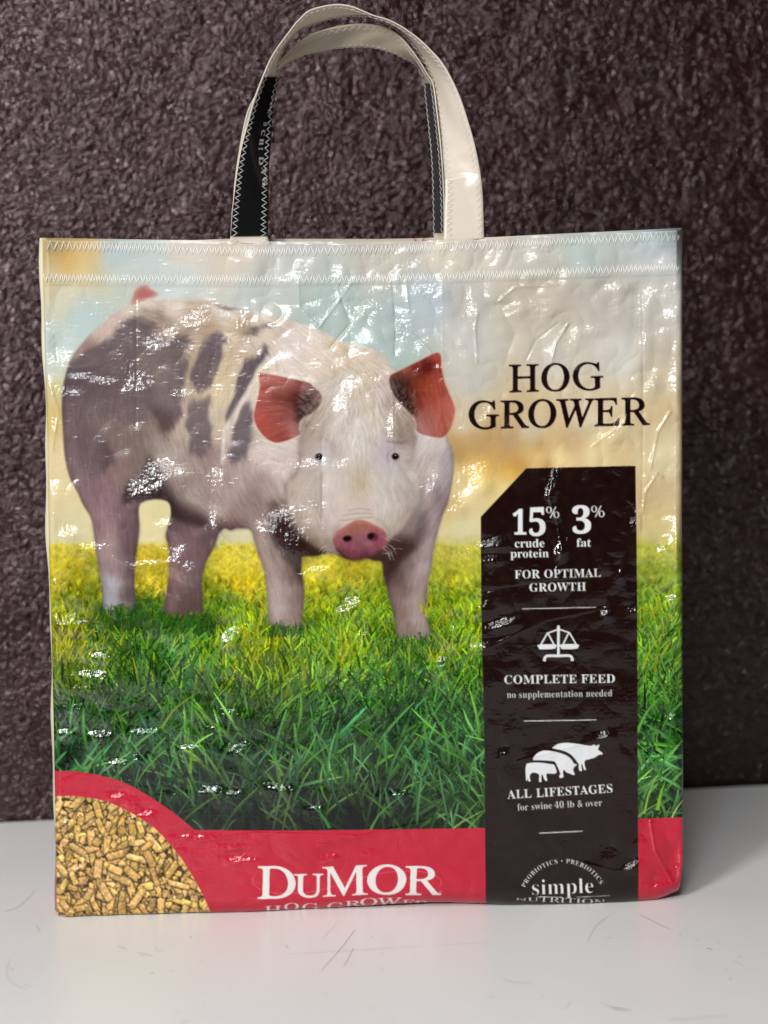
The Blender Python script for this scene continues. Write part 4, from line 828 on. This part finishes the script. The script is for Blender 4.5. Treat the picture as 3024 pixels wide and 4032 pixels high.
def add_glints(H):
    """small dents of the crumpled film tilted to reflect the added glint lamp"""
    r = np.random.RandomState(12); GM = np.zeros((PH, PW), np.float32)
    ux, uz = DIR, np.array([0, 0, 1.0])
    for (x, y, rx, ry) in GLINTS:
        if rx < 4: continue
        P = on_bag(np.array([float(x)]), np.array([float(y)]))[0]
        a = CAMN - P; a /= np.linalg.norm(a); b = np.array(GLINT) - P; b /= np.linalg.norm(b); n = a + b; n /= np.linalg.norm(n)
        ny = n @ NRM; sx = -(n @ ux) / ny; sz = -(n @ uz) / ny          # dh/dx and dh/dz wanted (metres per metre)
        k = r.uniform(.8, 1.1)
        if y > 2600 and r.rand() < .45: k *= .45
        ex, ey = rx * 1.25 + 10, ry * 1.25 + 10
        j0, j1 = int(max((x - 3*ex - PX0) / PQ, 0)), int(min((x + 3*ex - PX0) / PQ, PW)); i0, i1 = int(max((y - 3*ey - PY0) / PQ, 0)), int(min((y + 3*ey - PY0) / PQ, PH))
        if i1 <= i0 or j1 <= j0: continue
        X = GX[i0:i1, j0:j1] - x; Y = GY[i0:i1, j0:j1] - y
        g = np.exp(-((np.abs(X) / ex) ** 2.6 + (np.abs(Y) / ey) ** 2.6))
        H[i0:i1, j0:j1] += k * (sx * X - sz * Y) * U * g
        GM[i0:i1, j0:j1] = np.maximum(GM[i0:i1, j0:j1], g)
    return H, GM
def sample(M, px, py):
    x = np.clip((px - PX0) / PQ - .5, 0, PW - 1.01); y = np.clip((py - PY0) / PQ - .5, 0, PH - 1.01)
    j = x.astype(int); i = y.astype(int); fx = x - j; fy = y - i
    if M.ndim == 3: fx = fx[..., None]; fy = fy[..., None]
    return M[i, j] * (1-fx) * (1-fy) + M[i, j+1] * fx * (1-fy) + M[i+1, j] * (1-fx) * fy + M[i+1, j+1] * fx * fy
def tube(P, rad, k=5):
    """tube through points P[n,3] -> verts, faces (open)"""
    P = np.asarray(P); n = len(P); T = np.gradient(P, axis=0); T /= np.linalg.norm(T, axis=1)[:, None] + 1e-12
    A = np.cross(T, NRM); A /= np.linalg.norm(A, axis=1)[:, None] + 1e-12; B_ = np.cross(T, A)
    an = np.linspace(0, 2 * math.pi, k, endpoint=False)
    V = P[:, None] + rad * (np.cos(an)[None, :, None] * A[:, None] + np.sin(an)[None, :, None] * B_[:, None])
    i, j = np.mgrid[0:n-1, 0:k]; a = i * k + j; b = i * k + (j + 1) % k
    return V.reshape(-1, 3), np.stack([a, b, b + k, a + k], -1).reshape(-1, 4)
def build_bag(C, REG):
    bag = empty('tote_bag', tuple(on_table(np.array([1430.]), np.array([3590.]))[0] - NRM * .02))
    bag['label'] = 'reusable tote bag sewn from a printed hog feed sack, standing upright on white table'; bag['category'] = 'bag'
    MI = Matrix.Translation(-bag.location)
    def par(o, p):
        o.parent = p; o.matrix_parent_inverse = p.matrix_world.inverted() if p is not bag else MI
        return o
    DENT, GM = add_glints(np.zeros((PH, PW), np.float32)); H = height_map(GM) + DENT
    # front: a fine grid whose rows and columns follow the measured outline
    st = 3.0; nc = int(2500 / st); nr = int(2690 / st)
    s = np.linspace(0, 1, nc)[None, :]; t = np.linspace(0, 1, nr)[:, None]
    X0 = 205 + s * (2688 - 205)
    yt = np.interp(X0, OUT_T[:, 0], OUT_T[:, 1]); yb = np.interp(X0, OUT_B[:, 0], OUT_B[:, 1])
    py = yt + (yb - yt) * t
    xl = np.interp(py, OUT_L[:, 0], OUT_L[:, 1]); xr = np.interp(py, OUT_R[:, 0], OUT_R[:, 1])
    px = xl + (xr - xl) * s
    h = sample(H, px, py)
    e = np.minimum(px - xl, xr - px); eb = yb - py; et = py - yt
    fade = np.clip(e / 22, 0, 1) * np.clip(et / 10, .1, 1)
    h = h * (.25 + .75 * fade)
    # gentle belly, edges folded over a small radius, foot curling under
    belly = .010 * np.sin(np.pi * np.clip(s, 0, 1)) * np.sin(np.pi * np.clip((t - .05) / 1.0, 0, 1)) ** 1.2
    r1 = 14.0; back = np.where(e < r1, r1 - np.sqrt(np.clip(r1**2 - (r1 - e)**2, 0, None)), 0) * U * 1.0
    r2 = 62.0; back = back + np.where(eb < r2, r2 - np.sqrt(np.clip(r2**2 - (r2 - eb)**2, 0, None)), 0) * U * 1.1
    depth = -(h + belly) + back
    V = on_bag(px, py, depth)
    V[..., 2] = np.maximum(V[..., 2], .0006)
    dr = np.gradient(V, axis=0); dc = np.gradient(V, axis=1); Nn = np.cross(dr, dc); Nn /= np.linalg.norm(Nn, axis=-1)[..., None] + 1e-12
    if (Nn * NRM).sum(-1).mean() < 0: Nn = -Nn
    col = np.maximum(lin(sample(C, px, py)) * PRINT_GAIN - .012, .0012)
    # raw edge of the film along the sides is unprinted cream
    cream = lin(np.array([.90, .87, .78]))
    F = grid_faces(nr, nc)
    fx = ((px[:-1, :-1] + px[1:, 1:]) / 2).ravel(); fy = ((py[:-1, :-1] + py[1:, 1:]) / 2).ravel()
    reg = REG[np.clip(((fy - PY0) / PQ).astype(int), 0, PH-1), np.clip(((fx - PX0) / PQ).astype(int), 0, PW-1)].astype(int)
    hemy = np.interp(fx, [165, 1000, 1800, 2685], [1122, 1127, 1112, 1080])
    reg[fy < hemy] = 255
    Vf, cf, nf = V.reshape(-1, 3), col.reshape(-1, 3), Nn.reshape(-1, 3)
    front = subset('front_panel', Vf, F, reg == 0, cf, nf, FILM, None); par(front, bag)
    front['label'] = 'printed front of the bag with sky and meadow'
    bpy.context.view_layer.update()
    hem = subset('top_hem', Vf, F, reg == 255, cf, nf, FILM, None); par(hem, bag)
    for rid, (nm, lb) in REGNAMES.items():
        k = reg == rid
        if not k.any(): continue
        o = subset(nm, Vf, F, k, cf, nf, FILM, None); par(o, front)
        if lb: o['label'] = lb
    def surf(qx, qy, lift):
        """point on the real front surface at measured positions"""
        hh = sample(H, qx, qy); sx = np.clip((qx - 175) / 2512, 0, 1); tt = np.clip((qy - np.interp(qx, OUT_T[:, 0], OUT_T[:, 1])) / 2650, 0, 1)
        b = .010 * np.sin(np.pi * sx) * np.sin(np.pi * np.clip((tt - .05) / 1.0, 0, 1)) ** 1.2
        return on_bag(qx, qy, -(hh + b) - lift)
    # two rows of zigzag stitching along the hem
    for row, (yx, yy, pitch, amp) in enumerate((([165,700,1000,1400,1800,2250,2684], [966,980,989,985,972,950,928], 21.5, 18), ([165,600,1000,1400,1800,2250,2684], [1094,1098,1100,1099,1086,1069,1051], 18.5, 17))):
        r = np.random.RandomState(row); x = 170.0; P = []; k = 0
        while x < 2680:
            P.append((x, np.interp(x, yx, yy) + (amp if k % 2 else -amp) + r.uniform(-2, 2))); k += 1
            x += pitch / 2 * r.uniform(.75, 1.25) * (1 + .25 * math.sin(x * .011 + row))
        P = np.array(P); q = []
        for a, b in zip(P[:-1], P[1:]):
            for w in (0, .5): q.append(a + (b - a) * w)
        q = np.array(q); X = surf(q[:, 0], q[:, 1], .00024)
        v, f = tube(X, .00025); o = mesh_np('stitching', v, f, None, None, THREAD); par(o, bag); o['label'] = 'white zigzag seam along the ' + ('top edge' if row == 0 else 'lower edge') + ' of the hem'
    # knots: dark needle holes are too small; back panel, sides and bottom
    nb = 90
    s = np.linspace(0, 1, nb)[None, :]; t = np.linspace(0, 1, nb)[:, None]
    X0 = 205 + s * (2688 - 205)
    mid = np.clip(np.sin(np.pi * np.clip((X0 - 700) / 1300, 0, 1)) * 1.6, 0, 1)
    yt2 = np.interp(X0, OUT_T[:, 0], OUT_T[:, 1]) + 4 - 15 * mid; yb2 = np.interp(X0, OUT_B[:, 0], OUT_B[:, 1]) - 150
    qy = yt2 + (yb2 - yt2) * t
    ql = np.interp(qy, OUT_L[:, 0], OUT_L[:, 1]) + 12 + 22 * t; qr = np.interp(qy, OUT_R[:, 0], OUT_R[:, 1]) - 4 - 70 * t
    qx = ql + (qr - ql) * s
    bk = .010 + .010 * np.sin(np.pi * s) + .050 * t ** 1.3
    VB = on_bag(qx, qy, bk); VB[..., 2] = np.maximum(VB[..., 2], .0008)
    cb = np.zeros((nb, nb, 3), np.float32); cb[:] = lin(np.array([.80, .76, .68])) * PRINT_GAIN
    cb[int(nb * .86):] = lin(np.array([.76, .19, .26])) * PRINT_GAIN
    o = mesh_np('back_panel', VB.reshape(-1, 3), grid_faces(nb, nb)[:, ::-1], cb.reshape(-1, 3), None, FILM); par(o, bag)
    # red print showing on the inside of the back panel's rim
    rm, ntr, br = node_mat('red_print'); br.inputs['Base Color'].default_value = (.42, .045, .07, 1); br.inputs['Roughness'].default_value = .35
    P = smooth([(1632,938),(1637,949),(1652,953),(1662,950),(1670,938)], False, 4); n = len(P)
    T = np.gradient(P, axis=0); T /= np.linalg.norm(T, axis=1)[:, None]; W = np.stack([-T[:, 1], T[:, 0]], 1) * 2.6
    q = np.stack([P + W, P - W], 1).reshape(-1, 2); X = on_bag(q[:, 0], q[:, 1], .0178)
    o = mesh_np('red_print', X, grid_faces(n, 2), None, None, rm); par(o, bag); o['label'] = 'red printed curve on the inner rim of the back'
    # sides with a soft gusset bulge, and the bottom
    ks = np.linspace(0, nr - 1, 160).astype(int); tb = np.linspace(0, 1, 160)
    for side in (0, 1):
        A = V[ks, 0 if side == 0 else nc - 1]; Bk = np.stack([np.interp(tb, np.linspace(0, 1, nb), VB[:, 0 if side == 0 else -1, c]) for c in range(3)], -1)
        Bk[:, 2] = np.interp(tb, [0, 1], [A[0, 2], .0012])
        w = np.array([0, .06, .2, .45, .8, 1.0]); bul = np.array([.0, .0013, .0018, .0002, -.001, 0])
        M_ = A[:, None] * (1 - w)[None, :, None] + Bk[:, None] * w[None, :, None]
        wob = (1 + .35 * np.sin(tb * 19 + side) + .25 * np.sin(tb * 47))[:, None]
        M_ += (DIR * (-1 if side == 0 else -.6))[None, None] * (bul[None] * wob)[..., None]
        M_[..., 2] = np.maximum(M_[..., 2], .0007)
        cs = np.zeros((160, 6, 3), np.float32); cs[:] = lin(np.array([.90, .87, .76])) * PRINT_GAIN
        cs[tb > .873] = lin(np.array([.72, .16, .24])) * PRINT_GAIN
        o = mesh_np('side_panel', M_.reshape(-1, 3), grid_faces(160, 6)[:, ::(-1 if side else 1)], cs.reshape(-1, 3), None, FILM); par(o, bag)
    fb = V[-1, ::12]; bb = np.stack([np.interp(np.linspace(0, 1, len(fb)), np.linspace(0, 1, nb), VB[-1, :, c]) for c in range(3)], -1)
    Mb = np.stack([fb, (fb + bb) / 2, bb], 1); Mb[:, 1, 2] = .0009; Mb[..., 2] = np.maximum(Mb[..., 2], .0007)
    cbm = np.zeros((Mb.shape[0], 3, 3), np.float32); cbm[:] = lin(np.array([.74, .17, .25])) * PRINT_GAIN
    o = mesh_np('bottom_panel', Mb.reshape(-1, 3), grid_faces(Mb.shape[0], 3)[:, ::-1], cbm.reshape(-1, 3), None, FILM); par(o, bag)
    bpy.context.view_layer.update()
    build_handles(bag, par)
HS = .7233
FH = [((146,1322),(370,1326)),((149,1286),(352,1286)),((160,1130),(350,1150)),((180,960),(352,960)),((207,800),(360,800)),((238,680),(368,680)),((270,570),(378,560)),((302,480),(392,480)),((328,415),(407,418)),((365,330),(415,345)),((400,270),(430,290)),((438,218),(456,238)),
      ((500,135),(515,172)),((535,98),(548,154)),((575,62),(585,142)),((650,38),(655,117)),((730,27),(740,97)),((800,36),(820,88)),((860,58),(885,84)),((925,86),(945,95)),((1000,108),(1000,122)),((1080,148),(1064,162)),((1170,212),(1128,224)),((1240,278),(1178,292)),((1300,345),(1220,375)),
      ((1350,430),(1250,455)),((1400,540),(1272,570)),((1440,660),(1290,700)),((1480,800),(1305,850)),((1510,960),(1316,1000)),((1522,1080),(1315,1120)),((1529,1300),(1308,1310))]
RH = [((165,1310),(300,1310)),((165,1080),(320,1080)),((185,900),(330,900)),((220,700),(340,740)),((247,600),(355,640)),((288,520),(375,540)),((345,430),(400,440)),((425,330),(416,378)),((500,255),(520,312)),((560,205),(600,291)),((640,170),(690,272)),((740,145),(755,263)),((850,132),(850,259)),
      ((950,140),(930,265)),((1020,165),(1005,284)),((1080,210),(1075,310)),((1130,270),(1125,332)),((1180,340),(1165,352)),((1215,400),(1190,400)),((1248,452),(1207,452)),((1265,560),(1216,560)),((1287,750),(1236,750)),((1300,900),(1248,900)),((1310,1100),(1254,1100)),((1312,1266),(1256,1266)),((1316,1330),(1252,1330))]
def build_handles(bag, par):
    r = np.random.RandomState(3)
    for which, pairs in enumerate((FH, RH)):
        A = smooth([(800 + a[0] * HS, a[1] * HS) for a, b in pairs], False, 14); B_ = smooth([(800 + b[0] * HS, b[1] * HS) for a, b in pairs], False, 14)
        n = len(A); vis = np.linalg.norm(A - B_, axis=1); Wd = 160.0 if which == 0 else 150.0
        dd = np.sqrt(np.clip(Wd ** 2 - vis ** 2, 0, None)); k = np.ones(9) / 9; dd = np.convolve(np.pad(dd, 4, mode='edge'), k, 'valid')
        u = np.linspace(0, 1, n)
        ends = np.clip(np.minimum(u, 1 - u) / .12, 0, 1); dd *= ends ** .5 if which == 0 else np.clip(ends, 0, 1) ** .5
        base = (-.0006 + .004 * np.sin(np.pi * u)) if which == 0 else (.0170 + .004 * np.sin(np.pi * u))
        nw = 13; w = np.linspace(0, 1, nw)
        P2 = A[:, None] * (1 - w)[None, :, None] + B_[:, None] * w[None, :, None]
        back = base[:, None] + (w[None] - .5) * dd[:, None] * U
        # cupping and small waves of the film
        wave = .0019 * np.sin(np.pi * w)[None] * np.sin(u * 9 + 1 + which)[:, None] + .0007 * np.sin(u[:, None] * 60 + w[None] * 4) * np.sin(np.pi * w)[None]
        back = back - wave * np.clip(ends, .2, 1)[:, None]
        if which == 0:
            # dents of the right leg tilted so they catch the added glint lamp
            Pb = on_bag(P2[..., 0], P2[..., 1], base[:, None] + 0 * w[None])
            for (gx_, gy_, ex_, ey_, kk_) in ((1800, 590, 60, 26, 1.0), (1830, 720, 70, 34, 1.0), (1760, 905, 20, 22, .9), (1872, 880, 12, 40, .9), (1700, 250, 40, 60, .8)):
                P0 = on_bag(np.array([float(gx_)]), np.array([float(gy_)]))[0]; a_ = CAMN - P0; a_ /= np.linalg.norm(a_); b_ = np.array(GLINT) - P0; b_ /= np.linalg.norm(b_); n_ = a_ + b_; n_ /= np.linalg.norm(n_)
                ny_ = n_ @ NRM; X_ = (Pb - P0) @ DIR; Z_ = Pb[..., 2] - P0[2]
                g_ = np.exp(-(np.abs(X_ / (ex_ * U)) ** 2.5 + np.abs(Z_ / (ey_ * U)) ** 2.5))
                back = back - kk_ * (-(n_ @ DIR) / ny_ * X_ - n_[2] / ny_ * Z_) * g_
        if which == 0: back[u > .93] = np.minimum(back[u > .93], -.0009)
        V = on_bag(P2[..., 0], P2[..., 1], back)
        i_blk0 = 14 * 1; i_blk1 = 14 * 8
        gf = grid_faces(n, nw)
        a_, b_, c_ = (V.reshape(-1, 3)[gf[:, k]] for k in (0, 1, 3)); nn_ = np.cross(b_ - a_, c_ - a_)
        if ((nn_ * (CAMN - a_)).sum(1) > 0).mean() < .5: gf = gf[:, ::-1]
        root = mesh_np('handle', V.reshape(-1, 3), gf, np.tile(lin(np.array([.97, .925, .865] if which == 0 else [.93, .885, .80])) * .84, (n * nw, 1)), None, STRAP)
        par(root, bag); root['label'] = 'front carrying handle, a cream folded strap' if which == 0 else 'rear carrying handle, a cream folded strap seen through the front one'
        so = root.modifiers.new('thickness', 'SOLIDIFY'); so.thickness = .0006; so.offset = -1
        bpy.context.view_layer.update()
        MIr = root.matrix_world.inverted()
        def sub(o): o.parent = root; o.matrix_parent_inverse = MIr; return o
        def at(uu, ww, lift):
            fi = uu * (n - 1); i = np.clip(fi.astype(int), 0, n - 2); f = (fi - i)[:, None]
            fj = ww * (nw - 1); j = np.clip(fj.astype(int), 0, nw - 2); g = (fj - j)[:, None]
            p = V[i, j] * (1-f) * (1-g) + V[i+1, j] * f * (1-g) + V[i, j+1] * (1-f) * g + V[i+1, j+1] * f * g
            t1 = V[i+1, j] - V[i, j]; t2 = V[i, j+1] - V[i, j]; nn = np.cross(t1, t2); nn /= np.linalg.norm(nn, axis=1)[:, None] + 1e-12
            sg = np.sign(((CAMN - p) * nn).sum(1))[:, None]; sg[sg == 0] = 1
            return p + nn * sg * lift
        # black printed section
        b0, b1 = (i_blk0, i_blk1) if which == 0 else (14 * 19, 14 * 24)
        m = 260; pw_ = 56
        uu = np.linspace(b0, b1, m) / (n - 1); wv = np.linspace(0.0, 1.0, pw_)
        UU, WW = np.meshgrid(uu, wv, indexing='ij'); Q = at(UU.ravel(), WW.ravel(), .0009).reshape(m, pw_, 3)
        colb = np.zeros((m, pw_, 3), np.float32); colb[:] = np.array([.105, .105, .112]) if which == 0 else np.array([.26, .26, .27])
        if which == 0:
            # local print raster: x across the strap 0..160, y along it (downwards) 0..Lb
            Lb = 640.0; E_ = []
            for ch, y, xw, hgt, wd in (("A", 150, .93, 15, 16), ("O", 182, .86, 17, 20), ("K", 210, .80, 17, 18), ("S", 262, .70, 17, 14), ("C", 296, .66, 18, 22), ("H", 334, .645, 18, 22), ("I", 368, .64, 18, 8), ("D", 398, .70, 18, 22), ("X", 430, .80, 18, 18), ("G", 460, .86, 18, 20)):
                E = glyph_edges(ch, 'bold', 1.0, .004); xs, ys = E[:, 0::2], E[:, 1::2]
                tx = (xs - xs.min()) / (xs.max() - xs.min()) * wd; ty = ys / CAP * hgt * 1.25; tx = tx * 1.15
                R_ = np.empty_like(E); R_[:, 0::2] = xw * 160 + ty - 8; R_[:, 1::2] = y + tx
                E_.append(R_)
            M_ = fill_edges(np.vstack(E_), 160, 640, 0.0, 0.0, 1.0)
            yy = (1 - np.linspace(0, 1, m)) * 639; xx = wv * 159
            mm = M_[yy.astype(int)][:, xx.astype(int)]
            colb += (np.array([1, 1, 1]) - colb) * mm[..., None]
        Fq = grid_faces(m, pw_)
        o = mesh_np('black_print', Q.reshape(-1, 3), Fq, lin(colb).reshape(-1, 3) * PRINT_GAIN, None, STRAP); sub(o)
        o['label'] = 'black printed section on the left leg with white letters' if which == 0 else 'dark printed section on the right leg'
        # zigzag seams along both edges
        for e_ in (0, 1):
            wc = .10 if e_ == 0 else .88; am = .075
            Pn = []; uu_ = .0 if which == 0 else .0; kk = 0
            arc = np.concatenate([[0], np.cumsum(np.linalg.norm(np.diff((V[:, 0] + V[:, -1]) / 2, axis=0), axis=1))]); tot = arc[-1]; dlt = 12.0 * U; d = 2 * U
            while d < tot - 1 * U:
                Pn.append((np.interp(d, arc, u), wc + (am if kk % 2 else -am) + r.uniform(-.008, .008))); d += dlt * r.uniform(.85, 1.15); kk += 1
            Pn = np.array(Pn); q = []
            for a, b in zip(Pn[:-1], Pn[1:]): q += [a, (a + b) / 2]
            q = np.array(q); X = at(q[:, 0], q[:, 1], .00100)
            v, f = tube(X, .00015 if which == 0 else .00012, 4); o = mesh_np('stitching', v, f, None, None, THREAD); sub(o)
PRINT_GAIN = 0.74
# ------------------------------------------------------------------ build everything
build_wall(); build_table()
CANVAS, GRASSC, blades_, shadow_ = paint_print()
PIGM = paint_pig(CANVAS)
REGION = finish_print(CANVAS, PIGM, GRASSC, blades_, shadow_)
build_bag(CANVAS, REGION)
